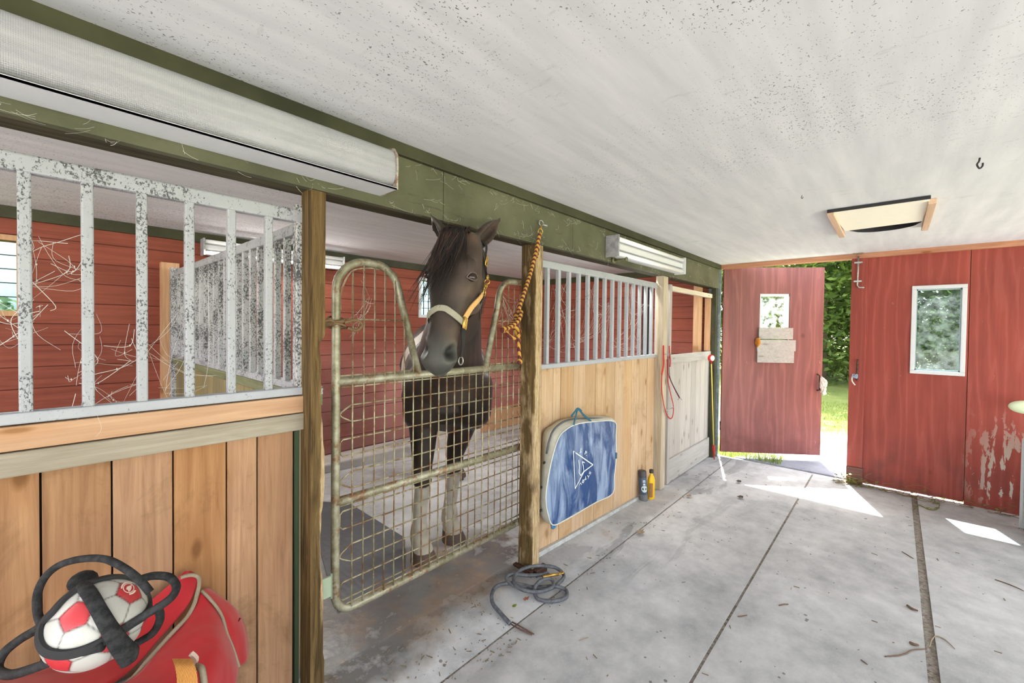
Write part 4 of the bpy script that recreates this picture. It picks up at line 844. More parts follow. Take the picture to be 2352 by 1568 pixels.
# mane and forelock strands
MH = NT('mane_hair', .5, .4); MH.col(MH.mix(MH.step(MH.isl(), .55, 1), lin(20, 16, 16), lin(72, 46, 36))); MH = MH.m
mb = MB(); r = random.random
for k in range(190):
    l0 = (r()-.5)*.10; a0 = Hh(-.055+.05*r(), .0+.05*r(), l0); q_ = r()
    if q_ < .5: sw, Ln = -.035-.07*r(), .16+.20*r()
    elif q_ < .72: sw, Ln = .02*r(), .12+.12*r()
    else: sw, Ln = .05*(r()-.5), .06+.10*r()
    u1_ = Ln/HL
    f1, f2 = .088+.012*r(), .094+.01*r()
    l1 = l0*1.2+sw*.45; l2 = l0*1.2+sw; lim = .105
    fo = lambda l, f: f*math.sqrt(max(.05, 1-(min(abs(l), .1)/.115)**2))+.01
    pts = [a0, Hh(.02+.02*r(), fo(l0, .085)+.008, l0*1.1), Hh(.02+u1_*.5, fo(l1, f1), l1), Hh(.02+u1_, fo(l2, f2)+.004*r(), l2+.01*(r()-.5))]
    w_ = .0016+.0022*r(); sp_ = smooth_path(pts, 4); mb.tube(sp_, [w_*(1-.75*i/(len(sp_)-1)) for i in range(len(sp_))], 4, caps=False)
mb.build('forelock', MH, HD, True)
mb = MB()
nkc = [Vector(c[0]) for c in nk]
for k in range(260):
    a = r(); s_ = -1 if r() < .75 else 1
    top = Hh(-.02-.02*r(), -.06-.10*a, 0)*(1-a*.0)+(B(.15, 0, 1.40)-Hh(0, -.14, 0))*a*.8
    sd = -RT*.8+tocam*.25 if s_ < 0 else RT*.8+tocam*.1
    pts = [top+Z*.01, top+sd*(.05+.02*r())+Z*.005, top+sd*(.09+.03*r())-Z*(.07+.05*r()), top+sd*(.09+.05*r())-Z*(.15+.13*r())]
    w_ = .002+.002*r(); sp_ = smooth_path(pts, 4); mb.tube(sp_, [w_*(1-.75*i/(len(sp_)-1)) for i in range(len(sp_))], 4, caps=False)
mb.build('mane', MH, HD, True)
mb = MB()
for k in range(120):
    b0_ = B(1.70, (r()-.5)*.06, 1.16+.05*r()); pts = [b0_, b0_+bx_*.07-Z*.1, b0_+bx_*(.09+.04*r())+bl*(r()-.5)*.1-Z*.4, b0_+bx_*.07+bl*(r()-.5)*.14-Z*(.7+.1*r())]; mb.tube(smooth_path(pts, 4), .003, 4, caps=False)
mb.build('tail', MH, HD, True)
# whiskers left out; halter
MHL = flat('grey_green_webbing', lin(150, 146, 128), .8, var=.15); MTN = flat('tan_webbing', lin(214, 168, 106), .7, var=.2); MBW = flat('black_webbing', lin(38, 36, 36), .6, var=.3)
def hsurf(u, th, off=.004):
    us = [q[0] for q in hs_]; g = lambda i: float(np.interp(u, us, [q[i] for q in hs_])); hw, f, b = g(1), g(2), g(3)
    c_, s_ = math.cos(th), math.sin(th); l = math.copysign(abs(c_)**.85, c_)*(hw); q = math.copysign(abs(s_)**.85, s_); ff = q*(f) if q > 0 else -q*(b)
    if q < 0: l *= 1-.35*abs(q)**1.5
    v = Hh(u, ff, l); ctr = Hh(u, (f+b)/2, 0); return v+(v-ctr).normalized()*(off+.004)
def strap(pts, w_, mat, name, par, k=6):
    sp_ = smooth_path(pts, k); mb = MB(); ctr = Hh(.45, -.05, 0); rings = []
    for i, p in enumerate(sp_):
        T = (sp_[min(i+1, len(sp_)-1)]-sp_[max(i-1, 0)]).normalized(); N_ = (p-(ctr+ax*((p-ctr).dot(ax)))).normalized(); N_ = (N_-T*N_.dot(T)).normalized(); Bn = T.cross(N_)
        rings.append([p+Bn*w_+N_*.003, p+Bn*w_-N_*.002, p-Bn*w_-N_*.002, p-Bn*w_+N_*.003])
    mb.loft(rings); return mb.build(name, mat, par, auto=50)
nb_u = .60
nose = [hsurf(nb_u+.06*abs(math.cos(th))*1.0, th, .006) for th in np.linspace(.02, math.pi-.02, 12)]
halter = strap(nose, .012, MHL, 'halter_noseband', HD)
lring = hsurf(nb_u+.062, -.02, .008)
strap([hsurf(nb_u+.06+.0*i, th, .006) for i, th in enumerate(np.linspace(-.05, -math.pi+.05, 12))], .011, MBW, 'halter_chin_strap', HD)
mb = MB(); 
for k in range(2): mb.tube([lring+ax*(.022*a)+(lf*.0+fr*.8)*(.017*b)+lf*(.004+.004*k) for a, b in ((-1, -1), (1, -1), (1, 1), (-1, 1))], .0034, 8, closed=True)
mb.tube([lring+ax*-.02+lf*.006, lring+ax*.02+lf*.008], .003, 6); mb.build('buckle', MBR, HD, True)
s0 = [lring-ax*.02, hsurf(.53, -.12, .008), hsurf(.45, -.20, .014), hsurf(.385, -.28, .016)]; strap(s0, .0115, MTN, 'halter_cheek_strap', HD)
cr = hsurf(.365, -.30, .018); mb = MB(); ring(mb, cr, .017, .003, lf); mb.tube([cr+fr*.014+ax*.0, cr-ax*.035+fr*.016], .003, 6); ring(mb, cr-ax*.03+lf*.004, .011, .0026, lf); ring(mb, cr-ax*.05+lf*.004, .011, .0026, fr); ring(mb, cr-ax*.07+lf*.004, .011, .0026, lf); mb.build('ring_chain', MBR, HD, True)
strap([cr-ax*.075, hsurf(.17, -.34, .012), hsurf(.08, -.32, .012), hsurf(.0, -.25, .014), Hh(-.045, -.03, .03)], .009, MBW, 'halter_crown_strap', HD)
mb = MB(); b_ = hsurf(.12, -.32, .016); mb.tube([b_+ax*(.02*a)+fr*(.012*b) for a, b in ((-1, -1), (1, -1), (1, 1), (-1, 1))], .003, 8, closed=True); mb.build('crown_buckle', MBR, HD, True)
strap([cr+ax*.01, hsurf(.43, -.5, .016), hsurf(.5, -.75, .016), hsurf(.56, -.95, .014)], .010, MBW, 'halter_throat_strap', HD)
lk = lring+ax*.02
strap([lk, lk+ax*.035-fr*.005+lf*.006, lk+ax*.07-fr*.025+lf*.004, lk+ax*.11-fr*.04], .010, MBW, 'halter_hanging_strap', HD)
mb = MB(); ring(mb, lk+ax*.125-fr*.044, .016, .003, lf+fr*.3); mb.build('hanging_ring', MST, HD, True)
# ------------------------------------------------------------------ surface patches
def patch(grid, k=6, thick=.004, mat=None, name='panel', parent=None, wr=0, wsc=9):
    rows = [smooth_path([P(*q) if len(q) == 4 else P(q[0], q[1], 'Y', q[2]) for q in r_], k) for r_ in grid]
    cols = [smooth_path([rw[i] for rw in rows], k) for i in range(len(rows[0]))]
    n, m = len(cols), len(cols[0]); vs = [cols[i][j] for i in range(n) for j in range(m)]
    fs = [(i*m+j, i*m+j+1, (i+1)*m+j+1, (i+1)*m+j) for i in range(n-1) for j in range(m-1)]
    if wr: vs = [v+Vector((0, -1, .3))*wr*mnoise.noise(Vector((v.x*wsc*1.6, v.y*wsc, v.z*wsc*.8))) for v in vs]
    mb = MB().add(vs, fs); o = mb.build(name, mat, parent, True)
    sd = o.modifiers.new('s', 'SOLIDIFY'); sd.thickness = thick; sd.offset = 0; return o
# red duffel bag on a blue box, in front of the near stall
MRDB = NT('red_nylon', .5, .5); n_ = MRDB.noise(MRDB.pos(), 5, 3); MRDB.col(MRDB.mix(n_, lin(158, 16, 28), lin(196, 28, 40))); MRDB.b.inputs['Sheen Weight'].default_value = .2; MRDB.bump(MRDB.noise(MRDB.map(MRDB.pos(), (6, 6, 3)), 1.3, 2, .4, .3), .45, .03); MRDB = MRDB.m
MZIP = flat('grey_tan_zip', lin(150, 138, 118), .6, var=.25, scale=200)
bg_ = thing('duffel_bag', 'open red duffel bag with tan strap on a blue grey box', 'bag', (.1, 1.35, .52))
A = [[(-80, 1610, 1.30), (60, 1606, 1.31), (200, 1594, 1.33), (300, 1558, 1.37), (381, 1469, 1.43), (440, 1402, 1.47), (463, 1354, 1.51)],
     [(-80, 1680, 1.20), (60, 1680, 1.20), (230, 1670, 1.20), (330, 1610, 1.24), (415, 1535, 1.29), (475, 1455, 1.37), (499, 1397, 1.46)],
     [(-80, 1770, 1.15), (80, 1770, 1.15), (250, 1760, 1.14), (350, 1690, 1.17), (440, 1610, 1.21), (503, 1520, 1.29), (521, 1455, 1.42)],
     [(-60, 1880, 1.22), (90, 1880, 1.22), (260, 1860, 1.22), (370, 1780, 1.22), (460, 1680, 1.25), (530, 1590, 1.31), (549, 1533, 1.40)]]
patch(A, 6, .004, MRDB, 'front_panel', bg_, .022, 8)
patch([[(463, 1354, 1.51), (471, 1350, 1.54), (478, 1350, 1.567)], [(499, 1397, 1.46), (526, 1388, 1.50), (547, 1406, 1.56)], [(521, 1455, 1.42), (552, 1438, 1.47), (569, 1471, 1.56)], [(549, 1533, 1.40), (566, 1516, 1.45), (571, 1505, 1.55)]], 6, .004, MRDB, 'end_panel', bg_, .008, 16)
patch([[(-80, 1612, 1.33), (60, 1606, 1.34), (200, 1590, 1.36), (296, 1545, 1.39), (370, 1462, 1.45), (432, 1390, 1.49), (460, 1322, 1.53)],
       [(-80, 1580, 1.47), (50, 1556, 1.48), (180, 1520, 1.49), (260, 1480, 1.51), (330, 1420, 1.53), (400, 1350, 1.55), (440, 1312, 1.562)],
       [(-80, 1570, 1.54), (50, 1545, 1.55), (170, 1500, 1.555), (250, 1450, 1.56), (320, 1400, 1.562), (385, 1345, 1.564), (424, 1311, 1.566)]], 6, .004, MRDB, 'back_flap', bg_, .016, 10)
def pxl(pts, k=6): return smooth_path([P(x, y, 'Y', Y) for x, y, Y in pts], k)
mb = MB(); mb.tube(pxl([(415, 1326, 1.54), (440, 1320, 1.535), (456, 1326, 1.525), (457, 1345, 1.505), (453, 1362, 1.495), (446, 1387, 1.475), (430, 1416, 1.455), (407, 1441, 1.435), (381, 1469, 1.425), (340, 1515, 1.395), (290, 1568, 1.365), (200, 1600, 1.33)]), .0055, 8); mb.build('zip', MZIP, bg_, True)
mb = MB(); mb.tube(pxl([(463, 1356, 1.505), (484, 1377, 1.475), (501, 1399, 1.455), (513, 1423, 1.435), (521, 1454, 1.415), (535, 1488, 1.405), (549, 1531, 1.395)]), .0042, 8); mb.build('piping', MZIP, bg_, True)
mb = MB(); mb.tube(pxl([(534, 1438, 1.455), (545, 1428, 1.47), (551, 1420, 1.485)], 4), .003, 6); mb.build('pocket_zip', flat('dark_zip', lin(90, 24, 26), .6), bg_, True)
mb = MB(); st_ = pxl([(418, 1512, 1.25), (425, 1530, 1.22), (430, 1560, 1.20), (432, 1620, 1.18), (430, 1700, 1.16)]); nrm = (Vector((0, 0, CAMH))-st_[0]).normalized()
rings = []
for p in st_: rings.append([p+RT*.024*a+nrm*.0018*b for a, b in ((-1, -1), (1, -1), (1, 1), (-1, 1))])
mb.loft(rings); tn = NT('tan_ribbed_webbing', .8, .2); xx = tn.xyz(tn.obj()); wv = tn.ma('SINE', tn.ma('MULTIPLY', tn.ma('SUBTRACT', xx[0], xx[1]), 1300)); tn.col(tn.mix(tn.step(wv, -.6, .8), lin(176, 118, 56), lin(214, 156, 86))); tn.bump(wv, .5, .002)
mb.build('shoulder_strap', tn.m, bg_)
mb = MB(); mb.tube(pxl([(452, 1530, 1.24), (462, 1535, 1.215), (466, 1550, 1.205), (470, 1580, 1.20), (476, 1640, 1.2)]), .0075, 8); mb.build('carry_handle', MZIP, bg_, True)
mb = MB(); mb.tube(pxl([(438, 1500, 1.25), (450, 1512, 1.245), (446, 1526, 1.245)], 3), .006, 4); mb.build('strap_anchor', flat('pale_strap_anchor', lin(200, 178, 164), .6), bg_)
bt_ = P(508, 1546, 'Y', 1.36); bxz = bt_.z
tb = thing('storage_box', 'blue grey plastic box beneath the red duffel bag', 'box', (.05, 1.33, 0)); xr = P(531, 1560, 'Y', 1.20).x
MBX = flat('blue_grey_plastic', lin(112, 124, 148), .4, var=.06)
mb = MB(); mb.box(-.45, xr-.02, 1.19, 1.52, .0, bxz-.03); mb.build('tub', MBX, tb, bevel=.012)
mb = MB(); mb.box(-.47, xr, 1.17, 1.54, bxz-.029, bxz-.005); mb.build('lid', flat('blue_lid', lin(128, 140, 164), .4, var=.06), tb, bevel=.008)
# ------------------------------------------------------------------ ball in a black harness
BD = .90; bc = D(222, 1430, BD); BR = .0835; O_ = Vector((0, 0, CAMH))
def ray(px, py): return (FW+RT*((px-CX)/F_PX)-UP*((py-CY)/F_PX)).normalized()
def bhit(px, py, R=BR, c=bc):
    d = ray(px, py); oc = O_-c; b = oc.dot(d); q = b*b-(oc.length_squared-R*R)
    if q < 0: t = -b; p = O_+d*t; return c+(p-c).normalized()*R
    return O_+d*(-b-math.sqrt(q))
ball = thing('ball', 'white and red football held in a black strap harness', 'ball', bc-Vector((0, 0, BR)))
bm = bmesh.new(); bmesh.ops.create_icosphere(bm, subdivisions=6, radius=1); me = bpy.data.meshes.new('leather_shell'); bm.to_mesh(me); bm.free()
co = np.empty(len(me.vertices)*3, 'f'); me.vertices.foreach_get('co', co); co = co.reshape(-1, 3)
ph = (1+5**.5)/2; ico = np.array([(a, b*ph, 0) for a in (-1, 1) for b in (-1, 1)]+[(0, a, b*ph) for a in (-1, 1) for b in (-1, 1)]+[(b*ph, 0, a) for a in (-1, 1) for b in (-1, 1)], float); ico /= np.linalg.norm(ico[0])
v1 = np.array((bhit(172, 1413)-bc).normalized()); v2 = np.array((bhit(296, 1357)-bc).normalized())
i0 = ico[0]; ds = ico@i0; i1 = ico[np.argsort(-ds)[1]]
def basis(a, b): b = b-a*(a@b); b /= np.linalg.norm(b); return np.stack([a, b, np.cross(a, b)])
Rm = basis(v1, v2).T@basis(i0, i1); ico = ico@Rm.T
tri = [(ico[a]+ico[b]+ico[c]) for a in range(12) for b in range(a) for c in range(b) if ico[a]@ico[b] > .4 and ico[b]@ico[c] > .4 and ico[a]@ico[c] > .4]; hexc = np.array([t_/np.linalg.norm(t_) for t_ in tri])
sc = np.hstack([co@ico.T/.9393, co@hexc.T/.9149]); so_ = np.sort(sc, 1); gap = so_[:, -1]-so_[:, -2]; pid = sc.argmax(1)
rgb = np.where((pid < 12)[:, None], np.array([.52, .04, .05]), np.array([.50, .49, .46])); seam = np.exp(-(gap/.013)**2); rgb = rgb*(1-.75*seam[:, None])
co2 = co*(BR*(1-.012*np.exp(-(gap/.016)**2)))[:, None]+np.array(bc)
me.vertices.foreach_set('co', co2.astype('f').reshape(-1)); at = me.color_attributes.new('panels', 'FLOAT_COLOR', 'POINT'); cc = np.ones((len(co), 4), 'f'); cc[:, :3] = rgb; at.data.foreach_set('color', cc.reshape(-1))
t = NT('ball_leather', .35, .5); n1 = t.noise(t.pos(), 30, 5, .7); t.col(t.mix(t.ma('MULTIPLY', t.step(n1, .55, .75), .35), t.n('ShaderNodeVertexColor', layer_name='panels').outputs[0], lin(150, 138, 118))); t.bump(t.noise(t.pos(), 300, 2), .1, .001); me.materials.append(t.m)
me.polygons.foreach_set('use_smooth', [True]*len(me.polygons)); o = bpy.data.objects.new('leather_shell', me); C.objects.link(o); setp(o, ball)
MEM = flat('pale_print', lin(240, 214, 206), .5, var=.03); mb = MB(); R2 = BR+.0006
def bp(x, y): return bhit(x, y, R2)
ec = (295.5, 1350)
def band(mb, r0, r1, a0, a1, n=24, cx=ec[0], cy=ec[1]):
    vs = []; 
    for i in range(n+1):
        a = math.radians(a0+(a1-a0)*i/n); vs += [bp(cx+r0*math.cos(a), cy+r0*math.sin(a)*.85), bp(cx+r1*math.cos(a), cy+r1*math.sin(a)*.85)]
    mb.add(vs, [(2*i, 2*i+1, 2*i+3, 2*i+2) for i in range(n)])
band(mb, 11, 13.2, 0, 360, 36); band(mb, 14.2, 18, 175, 300, 16); band(mb, 14.2, 18.5, 20, 85, 12)
mb.add([bp(ec[0]+x, ec[1]+y) for x, y in ((-6, 3), (-4, -3), (0, -5), (4, -6), (7, -8), (7, 0), (4, 6), (0, 9), (-2, 4))], [tuple(range(9))]); o = mb.build('printed_emblem', MEM, ball)
mb = MB()
ringp = [(88, 1462), (96, 1430), (119, 1406), (152, 1370), (190, 1345), (238, 1327), (289, 1324), (330, 1342), (347, 1378), (337, 1408), (306, 1430), (262, 1458), (215, 1484), (170, 1500), (130, 1503), (100, 1492)]
mb = MB(); pts = [bhit(x, y, BR+.004) for x, y in ringp]; pts = [bc+(p-bc).normalized()*(BR+.004) for p in smooth_path(pts, 4, True)]
rings = []
for i, p in enumerate(pts):
    T = (pts[(i+1) % len(pts)]-pts[i-1]).normalized(); N_ = (p-bc).normalized(); Bn = T.cross(N_).normalized(); rings.append([p+Bn*.0085*a+N_*.003*b for a, b in ((-1, -1), (1, -1), (1, 1), (-1, 1))])
rings.append(rings[0]); mb.loft(rings, False); mb.build('rim_band', MBK, ball, auto=50)
MHS = NT('black_foam_hose', .8, .3); n1 = MHS.noise(MHS.pos(), 60, 4, .7); MHS.col(MHS.mix(MHS.step(n1, .4, .7), lin(26, 26, 28), lin(58, 58, 60))); MHS.bump(n1, .5, .002); MHS = MHS.m
def loop(pts, r, name='grip_loop', k=5):
    mb = MB(); mb.tube(smooth_path([D(x, y, d) for x, y, d in pts], k), r, 12); return mb.build(name, MHS, ball, True)
loop([(103, 1470, .86), (97, 1440, .86), (86, 1405, .87), (87, 1360, .885), (106, 1322, .90), (140, 1296, .91), (190, 1283, .91), (243, 1284, .90), (288, 1306, .88), (322, 1333, .87), (345, 1360, .87)], .0072)
loop([(322, 1330, .89), (352, 1322, .90), (388, 1325, .91), (405, 1345, .90), (396, 1369, .88), (367, 1392, .86), (330, 1414, .85), (296, 1436, .84)], .0078)
loop([(236, 1484, .84), (190, 1496, .835), (136, 1512, .835), (74, 1535, .84), (22, 1549, .85), (-6, 1536, .87), (8, 1500, .885), (46, 1468, .89), (86, 1444, .88), (108, 1424, .875)], .0088)
loop([(362, 1392, .92), (368, 1420, .94), (352, 1452, .95), (322, 1472, .95), (290, 1490, .93)], .008)
def wide(pts, name):
    mb = MB(); sp_ = smooth_path([bc+(bhit(x, y, BR+e)-bc) for x, y, e, w_ in pts], 5); ws = np.interp(np.linspace(0, 1, len(sp_)), np.linspace(0, 1, len(pts)), [q[3] for q in pts]); rings = []
    for i, p in enumerate(sp_):
        T = (sp_[min(i+1, len(sp_)-1)]-sp_[max(i-1, 0)]).normalized(); N_ = (p-bc).normalized(); N_ = (N_-T*N_.dot(T)).normalized(); Bn = T.cross(N_); w_ = ws[i]; e0 = 1 if 0 < i < len(sp_)-1 else .6
        rings.append([p+(Bn*w_*math.cos(a)+N_*.0065*math.sin(a))*e0 for a in np.linspace(0, 6.283, 13)[:-1]])
    mb.loft(rings); return mb.build(name, MHS, ball, True)
wide([(186, 1340, .006, .012), (205, 1362, .006, .0125), (228, 1402, .007, .0125), (250, 1440, .009, .0135), (275, 1480, .014, .0165), (296, 1505, .022, .019), (296, 1524, .030, .015)], 'cross_strap')
mb = MB(); mb.ball(D(190, 1334, .96), (.026, .02, .022), 16); mb.build('rubber_knob', MHS, ball, True)
mb = MB(); mb.tube([bhit(x, y, BR+.003) for x, y in ((150, 1372), (175, 1352), (205, 1338), (232, 1330))], .006, 8); mb.build('strap_keeper', MBK, ball, True)
# ------------------------------------------------------------------ blue and white zip bag hanging on the planks
zb = thing('hanging_bag', 'blue and white zipped carry bag hanging on the pine planks', 'bag', (2.3, 1.52, .25))
fo_ = [(1283, 1004), (1300, 986), (1323, 974), (1362, 968), (1411, 968), (1414, 1000), (1415, 1045), (1411, 1090), (1407, 1132), (1370, 1152), (1330, 1175), (1295, 1195), (1269, 1205), (1258, 1180), (1253, 1142), (1258, 1100), (1268, 1050)]
bo_ = [(1249, 992), (1268, 976), (1290, 963), (1345, 955), (1404, 958), (1412, 990), (1413, 1040), (1409, 1088), (1404, 1128), (1366, 1146), (1322, 1168), (1282, 1196), (1258, 1196), (1237, 1180), (1235, 1140), (1239, 1090), (1244, 1040)]
YFt, YBk = 1.47, 1.572
fp = smooth_path([P(x, y, 'Y', YFt) for x, y in fo_], 4, True); bp_ = [p for p in smooth_path([P(x, y, 'Y', YBk) for x, y in bo_], 4, True)]
ctr = sum(fp, Vector())/len(fp); n = len(fp); NR = 16; vs = []; fs = []
for i in range(NR+1):
    a = i/NR
    for p in fp:
        q = ctr+(p-ctr)*a; wv = mnoise.noise(Vector((q.x*11+q.z*3, 2, q.z*2.6)))*.016+mnoise.noise(Vector((q.x*26+q.z*8, 5, q.z*6)))*.006
        vs.append(q+Vector((0, -(.012*(1-a**3))-wv*(1-a**6), 0)))
for i in range(NR):
    for j in range(n): fs.append((i*n+j, i*n+(j+1) % n, (i+1)*n+(j+1) % n, (i+1)*n+j))
t = NT('blue_vinyl', .38, .5); n1 = t.noise(t.map(t.pos(), (8, 8, 2.2), rot=(0, .35, 0)), 1.4, 5, .6, .8); t.col(t.mix(t.step(n1, .42, .62), lin(26, 64, 116), lin(136, 154, 184))); n2 = t.noise(t.map(t.pos(), (20, 20, 5), rot=(0, .35, 0)), 1, 4, .6); t.bump(n2, .9, .015); t.rough(t.mix(n1, (.3, .3, .3, 1), (.5, .5, .5, 1)))  # lit and shaded folds painted into the blue colour
mb = MB().add(vs, fs); frt = mb.build('blue_face', t.m, zb, True); fverts = vs
t = NT('off_white_vinyl', .5, .4); n1 = t.noise(t.pos(), 7, 5, .65); t.col(t.mix(t.step(n1, .35, .7), lin(196, 196, 180), lin(224, 224, 214))); t.bump(n1, .4, .01); MOW = t.m
def near(px, py, off=.002):
    d = ray(px, py); best = min(fverts, key=lambda v: (v-O_-d*(v-O_).dot(d)).length); return P(px, py, 'Y', best.y-off)
mb = MB(); m = len(bp_); mid = [(a+b)/2+Vector((0, 0, 0))+(((a+b)/2-ctr).normalized()*.008) for a, b in zip(fp, bp_)]
mb.add(fp+mid+bp_, [(j, (j+1) % n, n+(j+1) % n, n+j) for j in range(n)]+[(n+j, n+(j+1) % n, 2*n+(j+1) % n, 2*n+j) for j in range(n)]); mb.f.append(tuple(2*n+j for j in range(n))); mb.mi.append(0); mb.build('white_gusset', MOW, zb, True)
mb = MB(); mb.tube([p+Vector((0, -.002, 0)) for p in fp], .0038, 6, closed=True); mb.build('piping', MOW, zb, True)
MZ2 = flat('dark_grey_zip', lin(88, 92, 98), .5, var=.3, scale=160); mb = MB(); zp = smooth_path([P(1255, 1042, 'Y', 1.515), P(1262, 1010, 'Y', 1.50), P(1274, 985, 'Y', 1.502), P(1300, 967, 'Y', 1.50), P(1340, 961, 'Y', 1.506), P(1400, 962, 'Y', 1.52)], 6)
mb.tube([p+Vector((-.004, -.004, .004)) for p in zp], .006, 6); mb.build('zip', MZ2, zb, True)
MTL = flat('teal_webbing', lin(32, 92, 116), .7, var=.2)
for pts in ([(1318, 976), (1322, 958), (1328, 940), (1340, 952), (1358, 968)], [(1312, 956), (1320, 946), (1327, 938), (1336, 944)]):
    mb = MB(); sp_ = smooth_path([P(x, y, 'Y', YFt-.004+i*.002) for i, (x, y) in enumerate(pts)], 5); mb.tube(sp_, .009, 4, flat=((0, 1, 0), .25, 1)); mb.build('carry_handle', MTL, zb)
mb = MB()
for i, (x, y) in enumerate(((1250, 1062), (1243, 1119), (1242, 1172))): mb.tube([P(x, y, 'Y', 1.515)+Vector((-.006, -.006, 0)), P(x, y, 'Y', 1.515)+Vector((-.010, -.012, 0))], .006, 10)
for i, (x, y) in enumerate(((1250, 1062), (1243, 1119), (1242, 1172))):
    mb = MB(); p = P(x, y, 'Y', 1.51); mb.tube([p+Vector((.004, .002, 0)), p+Vector((-.008, -.004, 0))], .0065, 12); mb.build('eyelet', MBK, zb, True)
mb = MB(); p = P(1272, 1206, 'Y', 1.48); mb.tube(smooth_path([p+Vector((-.02, 0, .015)), p+Vector((-.012, 0, -.01)), p+Vector((.012, 0, -.008)), p+Vector((.02, 0, .014))], 5), .009, 8); mb.build('corner_tab', flat('blue_tab', lin(72, 118, 158), .5), zb, True)
mb = MB(); p = P(1414, 1046, 'Y', 1.47); mb.box(p.x-.005, p.x+.012, p.y-.006, p.y+.006, p.z-.022, p.z+.022); mb.build('side_tab', MTL, zb, bevel=.002)
MPW = flat('white_print', lin(226, 230, 232), .5, var=.05)
def rib(pts, w_, name, par, mat):
    mb = MB()
    for a, b in zip(pts[:-1], pts[1:]):
        k = 8; q = [near(a[0]+(b[0]-a[0])*i/k, a[1]+(b[1]-a[1])*i/k, .0035) for i in range(k+1)]; d = (q[-1]-q[0]).normalized(); s_ = Vector((0, 1, 0)).cross(d).normalized()*w_; mb.add([p+s_ for p in q]+[p-s_ for p in q], [(i, i+1, k+2+i, k+1+i) for i in range(k)])
    return mb
mb = rib([(1317, 1036), (1362, 1067), (1342, 1082), (1321, 1122), (1317, 1036)], .0034, '', None, None); mb.build('printed_triangle', MPW, zb)
mb = rib([(1329, 1056), (1331, 1072), (1330, 1085), (1334, 1092), (1341, 1082), (1340, 1070), (1337, 1060), (1343, 1062)], .003, '', None, None); mb.build('printed_figure', MPW, zb)
def letter(chr_, px, py, deg, h, par, mat, nm='printed_letter'):
    cu = bpy.data.curves.new('txt', 'FONT'); cu.body = chr_; cu.align_x = 'CENTER'; cu.align_y = 'CENTER'; cu.size = h; cu.extrude = .0004; o = bpy.data.objects.new('txt', cu); C.objects.link(o); bpy.context.view_layer.update()
    me = bpy.data.meshes.new_from_object(o.evaluated_get(bpy.context.evaluated_depsgraph_get())); bpy.data.objects.remove(o); bpy.data.curves.remove(cu)
    me.transform(Matrix.Translation(near(px, py, .006))@Matrix.Rotation(math.radians(90), 4, 'X')@Matrix.Rotation(math.radians(deg), 4, 'Z')@Matrix.Diagonal((1.35, 1.0, 1, 1))); me.materials.clear(); me.materials.append(mat); me.name = nm
    ob = bpy.data.objects.new(nm, me); C.objects.link(ob); setp(ob, par)
for q in (('J.', 1335, 1034, -20, .036), ('P.', 1346, 1041, -28, .036), ('S', 1355, 1085.5, -128, .034), ('T', 1350.5, 1093, -130, .034), ('A', 1344.5, 1099, -132, .034), ('B', 1339, 1105, -134, .034), ('L', 1333.5, 1112, -136, .034)): letter(*q, zb, MPW)
# ------------------------------------------------------------------ can and bottle at the stall foot
def lathe(mb, c, prof, n=24, sx=1, sy=1, tilt=(0, 0)):
    mb.loft([[Vector((c[0]+r*math.cos(a)*sx+tilt[0]*z, c[1]+r*math.sin(a)*sy+tilt[1]*z, c[2]+z)) for a in np.linspace(0, 2*math.pi, n+1)[:-1]] for r, z in prof]); return mb
cc_ = P(1484, 1150, 'Z', .0); cz = zf(cc_.x, cc_.y); cpos = Vector((cc_.x, cc_.y+.02, cz)); sc_ = thing('spray_can', 'dark spray can standing against the pine planks', 'spray can', cpos); tl_ = (.05, .10)
lathe(MB(), cpos, [(.031, 0), (.033, .004), (.033, .185), (.030, .192)], tilt=tl_).build('can_body', flat('slate_blue_label', lin(74, 88, 108), .35, var=.15), sc_, auto=40)
lathe(MB(), cpos, [(.0325, .188), (.0325, .236), (.030, .240)], tilt=tl_).build('cap', flat('dark_plastic_cap', lin(70, 66, 72), .4), sc_, auto=40)
lathe(MB(), cpos, [(.0335, .004), (.0337, .05), (.0335, .052)], tilt=tl_).build('lower_label', flat('grey_label', lin(108, 108, 110), .4, var=.3, scale=120), sc_, auto=40)
def canp(z, a, r=.0345): return cpos+Vector((r*math.cos(a)+tl_[0]*z, r*math.sin(a)+tl_[1]*z, z))
mb = MB(); a0 = math.atan2(-cpos.y, -cpos.x)+.35; vs = [canp(.1, a0)]+[canp(.1+.027*math.sin(t_), a0+.027*math.cos(t_)/.0345) for t_ in np.linspace(0, 6.283, 21)[:-1]]; mb.add(vs, [(0, 1+k, 1+(k+1) % 20) for k in range(20)]); mb.build('round_label', flat('pale_round_label', lin(190, 204, 200), .4), sc_)
mb = MB()
for z, w_ in ((.165, .5), (.155, .6), (.14, .4), (.132, .5)): 
    aa = np.linspace(a0-w_*.6, a0+w_*.6, 6); mb.add([canp(z, a) for a in aa]+[canp(z+.005, a) for a in aa], [(i, i+1, 7+i, 6+i) for i in range(5)])
mb.build('label_lines', MPW, sc_)
yb_ = P(1503, 1146, 'Z', 0.0); yp = Vector((yb_.x, yb_.y+.03, zf(yb_.x, yb_.y))); bo2 = thing('plastic_bottle', 'yellow plastic bottle with dark cap beside the spray can', 'bottle', yp)
lathe(MB(), yp, [(.036, 0), (.04, .006), (.04, .155), (.034, .178), (.016, .205), (.014, .222)], sx=1, sy=.7).build('bottle_body', flat('yellow_plastic', lin(232, 184, 30), .35, var=.06), bo2, auto=50)
lathe(MB(), yp, [(.0175, .218), (.0175, .242), (.015, .245)]).build('cap', flat('dark_cap', lin(62, 54, 50), .5), bo2, auto=50)
mb = MB(); vs = []; 
